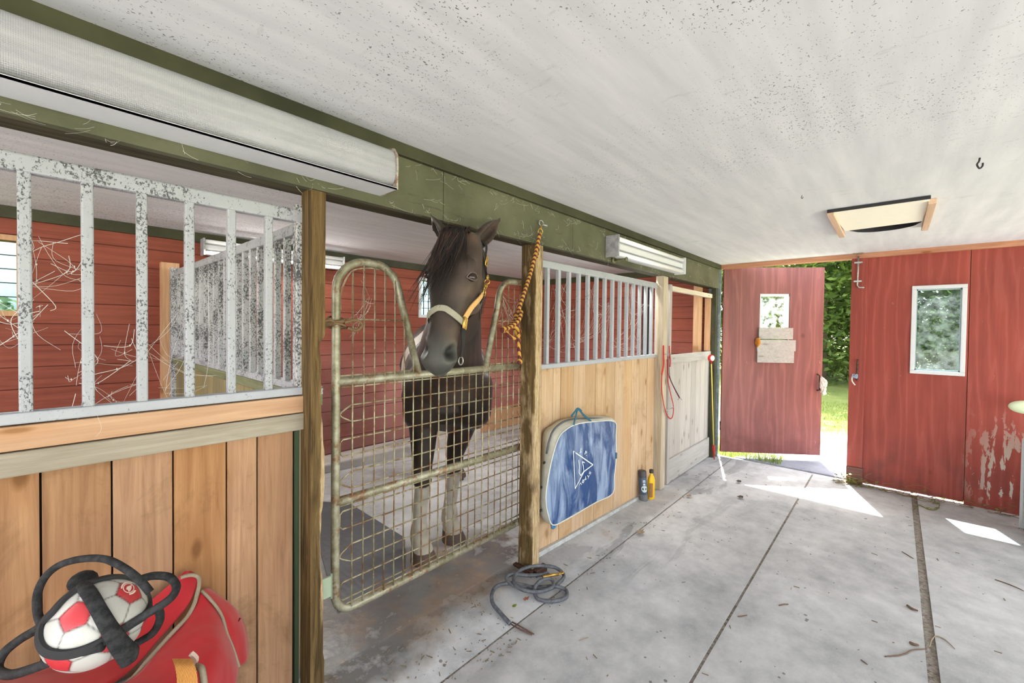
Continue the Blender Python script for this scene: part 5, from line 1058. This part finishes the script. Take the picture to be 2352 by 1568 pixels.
for a in np.linspace(math.pi*1.0, math.pi*1.32, 7): vs += [yp+Vector((.0408*math.cos(a), .0408*.7*math.sin(a), .02)), yp+Vector((.0408*math.cos(a), .0408*.7*math.sin(a), .14))]
mb.add(vs, [(2*i, 2*i+1, 2*i+3, 2*i+2) for i in range(6)]); mb.build('bottle_label', flat('brown_label', lin(150, 104, 70), .5, var=.3, scale=80), bo2)
# ------------------------------------------------------------------ rubber hose coil on the floor
hp_ = thing('lead_rope', 'coiled dark grey rubber lead with brass snap on the concrete', 'rope', P(1215, 1350, 'Z', .03))
def zpx(x, y, h): 
    p = P(x, y, 'Z', h); return P(x, y, 'Z', h+zf(p.x, p.y))
rtn = [(1172, 1432, .012), (1150, 1408, .012), (1132, 1385, .012), (1130, 1362, .012), (1142, 1345, .012), (1170, 1339, .013), (1205, 1344, .016), (1228, 1350, .022), (1262, 1352, .022), (1290, 1332, .022), (1294, 1318, .028), (1275, 1303, .032), (1245, 1299, .032), (1212, 1302, .032), (1188, 1314, .032), (1180, 1330, .034), (1186, 1345, .036), (1208, 1356, .036), (1240, 1358, .036), (1265, 1350, .038), (1271, 1338, .038), (1262, 1328, .04), (1244, 1332, .04), (1230, 1345, .036), (1228, 1362, .02), (1238, 1376, .014), (1270, 1380, .013), (1298, 1372, .013), (1302, 1358, .014), (1292, 1350, .02), (1270, 1346, .03), (1240, 1348, .016), (1190, 1346, .014), (1168, 1336, .024), (1164, 1324, .028), (1178, 1318, .028), (1210, 1321, .028), (1245, 1319, .03), (1256, 1316, .034), (1262, 1322, .034)]
mb = MB(); t = NT('grey_rubber', .5, .45); n1 = t.noise(t.pos(), 40, 4, .7); t.col(t.mix(t.step(n1, .35, .7), lin(64, 66, 70), lin(104, 106, 112))); MGR = t.m
mb.tube(smooth_path([zpx(*q) for q in rtn], 5), .0098, 10); mb.build('rubber_tube', MGR, hp_, True)
mb = MB(); mb.tube([zpx(1247, 1325, .045), zpx(1268, 1320, .045), zpx(1283, 1318, .045)], .008, 10); ring(mb, zpx(1290, 1315, .046), .011, .0035, (0, .3, 1)); mb.tube([zpx(1284, 1318, .045), zpx(1297, 1316, .04)], .004, 6); mb.build('brass_snap', MBR, hp_, True)
mb = MB(); mb.tube([zpx(1172, 1432, .013), zpx(1195, 1446, .008), zpx(1222, 1457, .006)], .0035, 5); mb.tube([zpx(1176, 1428, .013), zpx(1198, 1440, .008), zpx(1226, 1456, .006)], .0035, 5); mb.build('frayed_end', flat('brown_leather_end', lin(104, 78, 66), .8, var=.3), hp_, True)
# ------------------------------------------------------------------ red straps and whip
Yq = 1.515
rd = thing('red_halter', 'red halter straps hanging on the slim pale post', 'halter', P(1530, 960, 'Y', Yq)); MRR = flat('red_webbing', lin(186, 44, 34), .6, var=.2); MR2 = flat('crimson_strap', lin(150, 34, 52), .6, var=.2)
def hang(pts, r, mat, name, flatk=.35, yy=Yq): mb = MB(); mb.tube(smooth_path([P(x, y, 'Y', yy) for x, y in pts], 5), r, 8, flat=((0, 1, 0), flatk, 1)); return mb.build(name, mat, rd, True)
hang([(1524, 793), (1524, 815), (1524, 838), (1520, 860)], .015, MRR, 'wide_strap'); hang([(1521, 855), (1520, 880), (1521, 905), (1526, 935), (1532, 953), (1540, 961), (1545, 955), (1547, 935), (1543, 915), (1537, 890), (1533, 865), (1532, 825)], .006, MRR, 'hanging_loop', .6)
hang([(1537, 794), (1538, 812), (1540, 828), (1539, 842)], .011, MRR, 'wide_strap'); hang([(1534, 818), (1534, 845), (1535, 860), (1547, 888), (1560, 913)], .005, MR2, 'long_strap', .6, Yq-.012); hang([(1537, 818), (1537, 850), (1540, 870), (1550, 892), (1562, 914)], .004, MBK, 'dark_strap', .6, Yq-.022)
mb = MB(); mb.tube([P(1528, 813, 'Y', Yq-.01), P(1543, 813, 'Y', Yq-.01)], .004, 6); mb.build('steel_bar', MST, rd, True); mb = MB(); mb.tube([P(1530, 943, 'Y', Yq-.006), P(1547, 935, 'Y', Yq-.006)], .004, 6); mb.build('steel_bar', MST, rd, True); mb = MB(); mb.tube([P(1557, 918, 'Y', Yq-.02), P(1563, 913, 'Y', Yq-.02), P(1566, 918, 'Y', Yq-.02)], .004, 6); mb.build('steel_hook', MST, rd, True)
wh = thing('whip', 'thin yellow stick with red grip and round red top, leaning in the far corner', 'stick', P(1641, 1050, 'Y', 1.46))
a, b, c = P(1634, 835, 'Y', 1.46), P(1639, 1022, 'Y', 1.46), P(1640.5, 1055, 'Y', 1.46)
mb = MB(); mb.tube([a, b], .006, 8); mb.build('stick', flat('yellow_cane', lin(206, 186, 84), .5), wh, True)
mb = MB(); mb.tube([b, b+(c-b)*.3, c], [.014, .014, .004], 10); mb.build('red_grip', MRR, wh, True)
q = P(1633.5, 822, 'Y', 1.46); mb = MB(); mb.tube([q+Vector((-.006, -.012, 0)), q+Vector((.006, .012, 0))], .036, 20); mb.build('round_top', MRR, wh); mb = MB(); mb.tube([q+Vector((-.0095, -.019, 0)), q+Vector((-.0065, -.0125, 0))], .028, 20); mb.build('white_face', MWV, wh); mb = MB(); mb.tube([q-Vector((0, 0, .035)), a], .007, 8); mb.build('red_collar', MRR, wh, True)
# ------------------------------------------------------------------ right edge things
cbz = P(2340, 1006, 'X', 4.85); cb = thing('cabinet', 'white edged grey cabinet at the right edge of the room', 'cabinet', (4.6, -.95, 0)); cy1 = -.706
mb = MB(); mb.box(4.30, 4.83, cy1-.5, cy1-.012, .05, cbz.z-.01); mb.build('carcass', flat('grey_cabinet_side', lin(176, 182, 184), .5, var=.1), cb, bevel=.004)
mb = MB(); mb.box(4.831, 4.85, cy1-.5, cy1, .0, cbz.z); mb.build('white_edge', MWV, cb, bevel=.003)
mb = MB(); mb.box(4.28, 4.83, cy1-.51, cy1, cbz.z-.01, cbz.z+.01); mb.build('top', MWV, cb, bevel=.003)
for x in (4.34, 4.79): mb = MB(); mb.box(x-.02, x+.02, cy1-.06, cy1-.02, 0, .05); mb.build('foot', MBK, cb)
q = P(2357, 936, 'X', 4.9); mb = MB(); lathe(mb, (0, 0, 0), [(.085, 0), (.09, .012), (.07, .026), (.066, .03), (.045, .04), (.012, .046)], 32); mb.v = [tuple(q+Vector((-v[2]*.9, v[0], v[1]*.55+v[2]*.3))) for v in mb.v]
t = NT('pale_green_plastic', .4, .4); t.col(t.mix(t.noise(t.pos(), 20, 3), lin(196, 222, 170), lin(236, 242, 214))); mb.build('round_lid', t.m, None, True); o = C.objects['round_lid']; tag(o, 'pale green round lid above the white edged cabinet', 'lid')
mb = MB(); mb.tube([q+Vector((0, .0, 0)), Vector((LX-.001, q.y, q.z))], .006, 8); mb.build('peg', MST, o)
# ------------------------------------------------------------------ loose things on the floor
MLF = flat('dry_leaf', lin(150, 132, 110), .9, var=.35, scale=60); MLD = flat('dark_leaf', lin(74, 64, 54), .9, var=.3); MTW = flat('twig_bark', lin(110, 88, 72), .9, var=.35, scale=90)
def leaf(x, y, s, lab, mat, seed):
    random.seed(seed); c = zpx(x, y, .012); mb = MB(); n = 12; vs = []
    for i in range(n): a = 2*math.pi*i/n; rr_ = s*(.55+.45*abs(math.cos(a*2.5+seed)))*(1.5 if i == 0 else 1); vs.append(c+Vector((rr_*math.cos(a), rr_*math.sin(a)*.7, s*.35*(.5+mnoise.noise(Vector((i, seed, 0)))))))
    vs.append(c+Vector((0, 0, .002))); mb.add(vs, [(i, (i+1) % n, n) for i in range(n)]); o = mb.build('dry_leaf', mat); sd = o.modifiers.new('s', 'SOLIDIFY'); sd.thickness = .001; tag(o, lab, 'leaf')
leaf(1471, 1223, .040, 'curled pale leaf on the joint in front of the hanging bag', MLF, 3); leaf(1582, 1139, .03, 'curled brown leaf beside the yellow bottle on the joint', MLF, 5); leaf(1701, 1142, .035, 'dark leaf in front of the sunlit patch', MLD, 8); leaf(1697, 1106, .035, 'brown leaf in the shade beyond the sunlit patch', MLD, 11); leaf(1208, 1376, .02, 'small brown leaf inside the curve of the coiled lead', flat('russet_leaf', lin(150, 96, 76), .9), 13)
leaf(1181, 1392, .016, 'small green leaf near the coiled lead', flat('green_leaf_bit', lin(110, 130, 60), .8), 17)
def twig(pts, r_, lab, mat=MTW):
    mb = MB(); sp_ = noisy(smooth_path([zpx(x, y, r_+.001) for x, y in pts], 5), r_*.8, 30); sp_ = [Vector((p.x, p.y, max(p.z, r_))) for p in sp_]; mb.tube(sp_, [r_*(.6+.4*math.sin(3.0*i/len(sp_)+.4)) for i in range(len(sp_))], 6); tag(mb.build('twig', mat, None, True), lab, 'twig')
twig([(2033, 1507), (2070, 1504), (2095, 1493), (2130, 1489)], .003, 'long thin bent twig left of the gravel joint'); twig([(2084, 1389), (2096, 1398), (2109, 1403)], .006, 'thick bark piece left of the gravel joint'); twig([(2090, 1474), (2100, 1479), (2110, 1481)], .006, 'short stubby stick above the long bent twig')
twig([(2134, 1486), (2146, 1461), (2170, 1468), (2194, 1490)], .0025, 'pale curved stem crossing the gravel joint', MLF); twig([(1789, 1389), (1811, 1387)], .003, 'short dark twig in the middle of the floor'); twig([(1695, 1415), (1716, 1413)], .003, 'short dark twig right of the middle joint'); twig([(1977, 1514), (1993, 1526)], .0025, 'small twig below the long bent twig')
twig([(2072, 1266), (2098, 1282)], .0025, 'slanting twig left of the gravel joint, in front of the far sunlit patches'); twig([(1330, 1471), (1352, 1463)], .002, 'tan straw on the concrete below the coiled lead', MLF); twig([(2285, 1330), (2320, 1342), (2352, 1357)], .003, 'long brown stem at the right edge of the floor')
mb = MB(); random.seed(4)
for k in range(420):
    x = random.uniform(1.0, 4.9); y = random.uniform(-1.0, 1.5); 
    if random.random() < .45: y = 1.33+random.gauss(0, .05)
    if random.random() < .35: x, y = random.uniform(.75, 1.5), random.uniform(1.25, 1.6)
    s = random.uniform(.0015, .004); a = random.uniform(0, 3.14); L = s*random.choice((1, 1, 1, 3, 4)); mb.obox((x, y, zf(x, y)+.002), ((math.cos(a), math.sin(a), 0), (-math.sin(a), math.cos(a), 0), (0, 0, 1)), (L, s*.4, s*.4))
tag(mb.build('floor_debris', flat('straw_and_grit', lin(124, 108, 88), .95, var=.5, scale=8)), 'scattered straw, chaff and grit on the concrete floor', 'debris', kind='stuff')
# rubber mat in the horse's stall
zz_ = .062
mp = [P(700, 1150, 'Z', zz_), P(803, 1157, 'Z', zz_), P(930, 1236, 'Z', zz_), P(930, 1320, 'Z', zz_), P(776, 1405, 'Z', zz_)]; mp = [Vector((max(.745, p[0]), max(1.69, p[1]), 0)) for p in mp]
mb = MB(); mb.prism([Vector((p.x, p.y, zf(p.x, p.y)+.0005)) for p in mp], (0, 0, .007)); t = NT('dark_rubber_mat', .45, .5); x = t.xyz(t.pos()); a_ = t.ma('SINE', t.ma('MULTIPLY', t.ma('ADD', x[0], x[1]), 90)); b__ = t.ma('SINE', t.ma('MULTIPLY', t.ma('SUBTRACT', x[0], x[1]), 90)); t.col(t.mix(t.noise(t.pos(), 7, 6, .7), lin(58, 63, 68), lin(104, 110, 116))); t.bump(t.ma('MULTIPLY', a_, b__), .15, .002)
tag(mb.build('rubber_mat', t.m), 'dark rubber mat on the floor behind the wire gate', 'mat')
# ------------------------------------------------------------------ cobwebs
def web(lab, pts, n, spread, seed, name='cobweb'):
    rr = random.Random(seed); mb = MB(); P_ = [Vector(p) for p in pts]
    for k in range(n):
        a, b = rr.choice(P_), rr.choice(P_); a = a+Vector([rr.gauss(0, spread) for _ in range(3)])*.7; b = b+Vector([rr.gauss(0, spread) for _ in range(3)])*.7
        m_ = (a+b)/2+Vector([rr.gauss(0, spread*.6) for _ in range(3)])-Vector((0, 0, (a-b).length*.12)); mb.tube(noisy(smooth_path([a, m_, b], 6), .003, 14), rr.choice((.0003, .0004, .0004, .0007)), 4, caps=False)
        if rr.random() < .3: mb.ball(m_, (.0015, .0015, .003), 6)
    tag(mb.build(name, MWB), lab, 'cobweb', kind='stuff')
Yw = YF+.01
for i, (x, y) in enumerate(((125, 600), (240, 800), (250, 920), (30, 740))): web(['cobweb between the two leftmost near bars', 'cobweb between the second and third near bars', 'low cobweb above the bottom rail of the near bars', 'cobweb at the left edge behind the near bars'][i], [P(x-60, y-45, 'Y', Yw), P(x-64, y+60, 'Y', Yw), P(x+50, y-40, 'Y', Yw), P(x+64, y+20, 'Y', Yw), P(x, y, 'Y', Yw+.03)], 17, .028, 40+i)
web('cobweb by the divider end, right half of the near bars', [P(340, 790, 'Y', Yw), P(420, 820, 'Y', Yw), P(385, 900, 'Y', Yw), P(490, 880, 'Y', Yw), P(470, 640, 'Y', Yw+.02)], 16, .02, 50)
web('cobwebs hanging in the left loop of the wire gate', [P(830, 640, 'Y', YG), P(805, 740, 'Y', YG), P(826, 720, 'Y', YG), P(812, 770, 'Y', YG), P(850, 690, 'Y', YG)], 14, .012, 51)
web('cobwebs in the right loop of the wire gate', [P(1150, 670, 'Y', YG), P(1190, 690, 'Y', YG), P(1170, 720, 'Y', YG), P(1140, 740, 'Y', YG), P(1185, 745, 'Y', YG)], 26, .014, 52)
for i, x in enumerate((1262, 1340, 1420)): web(['cobwebs in the bars beside the rope post', 'cobwebs in the middle of the far bars', 'cobwebs in the far bars near the slim post'][i], [P(x-12, 790, 'Y', Yw), P(x+30, 720, 'Y', Yw), P(x+45, 800, 'Y', Yw), P(x+60, 700, 'Y', Yw+.03), P(x+20, 660, 'Y', Yw)], 34, .03, 60+i)
web('dusty web strands along the lower edge of the green beam', [P(x, y, 'Y', YBM-.008) for x, y in ((60, 262), (180, 298), (310, 338), (990, 500), (1110, 530), (1360, 590))]+[P(x, y, 'Y', YBM-.008) for x, y in ((1190, 460), (1130, 480), (1150, 430))], 0, .01, 70)
mb = MB(); rr = random.Random(9)
for k in range(190):
    x = rr.uniform(-.2, 5.0); z = rr.choice((zbm+rr.uniform(-.004, .03), CEIL-.05-rr.uniform(0, .03), rr.uniform(zbm, CEIL-.05))); a = Vector((x, YBM-.004, z)); [mb.tube(smooth_path([b_, b_+d_*.35+Vector((0, -.004, -.004)), b_+d_*.7+Vector((0, -.003, -.003)), b_+d_], 4), rr.choice((.0002, .0003, .0004)), 4, caps=False) for b_, d_ in [(a+Vector((rr.gauss(0, .012), 0, rr.gauss(0, .006))), Vector((rr.gauss(0, .03), 0, rr.gauss(0, .016)))) for _ in range(rr.randint(1, 4))]]
tag(mb.build('web_wisps', MWB), 'dusty web wisps clinging to the green beam', 'cobweb', kind='stuff')
# ------------------------------------------------------------------ outdoors
og = struct('ground')
t = NT('lawn', .9, .15); p = t.pos(); n1 = t.noise(p, 1.2, 6, .7); n2 = t.noise(p, 25, 4, .7); t.col(t.mix(t.step(t.ma('ADD', t.ma('MULTIPLY', n1, .5), t.ma('MULTIPLY', n2, .5)), .35, .65), lin(104, 126, 62), lin(158, 164, 96))); t.bump(n2, .8, .03); MLW = t.m
t = NT('pale_gravel', .9, .15); n1 = t.noise(t.pos(), 60, 4, .7); t.col(t.mix(n1, lin(160, 156, 150), lin(196, 192, 186))); t.bump(n1, .5, .01); MGVL = t.m
mb = MB()
for q in ((LX+.16, 60, -40, 40), (-40, LX+.16, YB+.25, 40), (-40, XL-1.1, -40, -12), (XL-1.1, LX+.16, -40, -12)): mb.box(*q, -.16, -.045)
mb.build('lawn', MLW, og)
mb = MB(); mb.box(-14, XL-1.1, -12, YB+.25, -.16, -.045); mb.box(XL-1.1, LX+.16, -12, YR-.4, -.16, -.045); mb.box(-40, -14, -12, YB+.25, -.16, -.045); mb.build('bounce_ground', MGVL, og)  # unseen pale ground, added to bounce neutral light onto the ceiling
mb = MB(); mb.box(LX+.02, LX+.16, YR-.4, YB+.1, -.16, -.03); mb.build('foundation_edge', MCON, og)
mb = MB(); mb.prism([(LX+.17, 1.35, -.046), (LX+.17, -.3, -.046), (6.3, -.2, -.046), (6.45, .4, -.046), (6.2, 1.0, -.046)], (0, 0, .03)); mb.build('step_slab', m_concrete('step_concrete', (150, 156, 166), (120, 126, 138)), og, bevel=.02)
mb = MB(); mb.prism([(6.5, 2.5, -.046), (6.4, -4, -.046), (7.6, -4, -.046), (7.7, 2.5, -.046)], (0, 0, .006)); mb.build('gravel_path', MGVL, og)
MLA = m_leaf('dark_conifer_leaf', (58, 80, 42), (112, 136, 66)); MLB = m_leaf('light_shrub_leaf', (98, 122, 58), (150, 162, 96)); MTK = flat('tree_bark', lin(96, 84, 70), .9, var=.3, scale=6)
def foliage(c, R, n, size, mat, name, par, seed, droop=0, clumps=40):
    g = np.random.default_rng(seed); u = g.normal(size=(clumps, 3)); u /= np.linalg.norm(u, axis=1)[:, None]; rad = g.uniform(.45, 1, clumps)[:, None]; cc = np.array(c)+u*rad*np.array(R)
    idx = g.integers(0, clumps, n); off = g.normal(size=(n, 3))*np.array(R)*.16; ctr_ = cc[idx]+off; a = g.normal(size=(n, 3)); a[:, 2] = a[:, 2]*.5-droop; a /= np.linalg.norm(a, axis=1)[:, None]; b = np.cross(a, g.normal(size=(n, 3))); b /= np.linalg.norm(b, axis=1)[:, None]
    s = size*g.uniform(.6, 1.3, n)[:, None]; v = np.stack([ctr_-a*s, ctr_+b*s*.4, ctr_+a*s, ctr_-b*s*.4], 1); v[:, :, 2] = np.maximum(v[:, :, 2], .0); v = v.reshape(-1, 3); me = bpy.data.meshes.new(name); f = np.arange(4*n).reshape(-1, 4)
    me.from_pydata(v.tolist(), [], f.tolist()); me.materials.append(mat); o = bpy.data.objects.new(name, me); C.objects.link(o); setp(o, par)
def tree(lab, x, y, h, R, n, size, mat, seed, droop=.3, zc=.58, cat='tree', name='tree', clumps=60, trunk=True):
    t_ = thing(name, lab, cat, (x, y, -.05), 'trees beyond the lawn' if cat == 'tree' else 'shrubs beyond the lawn')
    if trunk:
        mb = MB(); mb.tube(noisy([(x, y, -.06), (x+.1, y, h*.3), (x-.1, y+.1, h*.6), (x, y, h*.9)], .1, 1), [.22, .17, .11, .04], 8)
        for k in range(7): a = k*2.4; z0 = h*(.3+.07*k); mb.tube([(x, y, z0), (x+R[0]*.6*math.cos(a), y+R[1]*.6*math.sin(a), z0+.4)], [.06, .02], 6)
        mb.build('trunk', MTK, t_, True)
    foliage((x, y, h*zc), R, n, size, mat, 'foliage', t_, seed, droop, clumps)
tree('tall dark evergreen filling the gap beside the open door', 14.5, 1.6, 8.5, (3.6, 2.6, 4.0), 34000, .095, MLA, 1)
tree('dark tree behind the window of the red wall', 15.5, -3.4, 7.5, (2.8, 3.2, 3.6), 30000, .10, MLA, 2)
tree('dark tree outside, seen above the open door', 17, 5.4, 8.0, (2.6, 2.6, 3.8), 16000, .12, MLA, 3)
tree('dark tree far right outside', 17, -9.5, 8.0, (3, 3.6, 3.8), 6000, .22, MLA, 4)
tree('broad dark tree at the back of the garden', 20.5, -1.5, 9, (2.2, 6.5, 4.4), 22000, .17, MLA, 6, clumps=110)
for i, (x, y) in enumerate(((16.4, 1.2), (15.6, -1.2), (17.0, 3.8), (16.5, -4.5))): tree(['light green shrub low in the door gap', 'light green shrub behind the red wall window', 'light green shrub behind the open door', 'light green shrub right of the window view'][i], x, y, 2.2, (1.5, 1.6, 1.15), 9000, .07, MLB, 10+i, 0, .5, 'shrub', 'shrub', 34, False)
for i, (x, y) in enumerate(((-1.5, 9.5), (4.8, 10))): tree(['hedge tree outside the left stall window', 'hedge tree outside the small stall window'][i], x, y, 1.9, (2.8, 1.0, 1.0), 7000, .09, MLA, 20+i, 0, .5, 'shrub', 'shrub', 34, False)
# grass at the threshold, vine along the foot of the red wall
def blades(name, lab, cat, mat, n, xr_, yr_, h, seed, lean=.5):
    rr = random.Random(seed); mb = MB()
    for k in range(n):
        x = rr.uniform(*xr_); y = rr.uniform(*yr_); z = -.045; hh = h*rr.uniform(.4, 1.2); a = rr.uniform(0, 6.28); d = Vector((math.cos(a), math.sin(a), 0)); s_ = Vector((-d.y, d.x, 0))*.0035; b = Vector((x, y, z)); l = d*hh*lean*rr.random()
        mb.add([b-s_, b+s_, b+l*.4+Vector((0, 0, hh*.6))+s_*.7, b+l*.4+Vector((0, 0, hh*.6))-s_*.7, b+l+Vector((0, 0, hh))], [(0, 1, 2, 3), (3, 2, 4)])
    tag(mb.build(name, mat), lab, cat, kind='stuff')
MGRS = m_leaf('grass_blade', (104, 134, 60), (170, 180, 100))
blades('grass', 'weedy grass growing along the sill under the open door', 'grass', MGRS, 1500, (LX+.17, 5.7), (.9, 1.7), .09, 31); blades('grass', 'sunlit lawn grass beyond the threshold', 'grass', MGRS, 9000, (6.0, 11), (-.6, 1.9), .05, 32)
rr = random.Random(77); MVS = flat('vine_stem', lin(122, 98, 62), .9); MVL = m_leaf('vine_leaf', (96, 120, 60), (150, 160, 90))
def vine(lab, y0, y1, n, seed, leaves):
    rr = random.Random(seed); v = thing('vine', lab, 'vine', (LX-.06, (y0+y1)/2, 0)); mb = MB(); ml = MB()
    for k in range(n):
        y = rr.uniform(y0, y1); p = Vector((LX-.04-rr.random()*.03, y, .006)); pts = [p]
        for q in range(5): p = p+Vector((rr.uniform(-.04, .01), rr.uniform(-.09, .09), rr.uniform(-.03, .045))); p.z = max(.006, p.z); p.x = min(p.x, LX-.035); pts.append(Vector(p))
        sp_ = smooth_path(pts, 4); mb.tube(sp_, .0018, 5)
        for c in sp_[::3]:
            if rr.random() < leaves:
                s = rr.uniform(.008, .02); a = rr.uniform(0, 6.28); u = Vector((math.cos(a), math.sin(a), .3)).normalized(); w_ = Vector((-u.y, u.x, .2)); c = Vector(c)+Vector((-.005, 0, .006)); ml.add([c-u*s, c+w_*s*.7, c+u*s, c-w_*s*.7], [(0, 1, 2, 3)])
    mb.build('stems', MVS, v, True)
    if ml.v: o = ml.build('leaves', MVL, v); o['kind'] = 'stuff'
vine('leafy green vine at the foot of the batten beside the doorway', .20, .42, 16, 5, .6); vine('dry brown vine stems along the foot of the red wall', -.75, .16, 26, 6, .12); 
v = thing('vine', 'green vine trailing over the gravel joint near the red wall', 'vine', (4.95, -.15, 0)); mb = MB(); ml = MB()
pts = [zpx(x, y, .006) for x, y in ((2098, 1172), (2110, 1160), (2130, 1168), (2150, 1170), (2158, 1158), (2142, 1155))]; sp_ = smooth_path(pts, 5); mb.tube(sp_, .0025, 5)
for c in sp_[::2]:
    s = rr.uniform(.014, .026); a = rr.uniform(0, 6.28); u = Vector((math.cos(a), math.sin(a), .2)); w_ = Vector((-u.y, u.x, .1)); c = Vector(c)+Vector((0, 0, .008)); ml.add([c-u*s, c+w_*s*.7, c+u*s, c-w_*s*.7], [(0, 1, 2, 3)])
mb.build('stems', MVS, v, True); o = ml.build('leaves', MVL, v); o['kind'] = 'stuff'
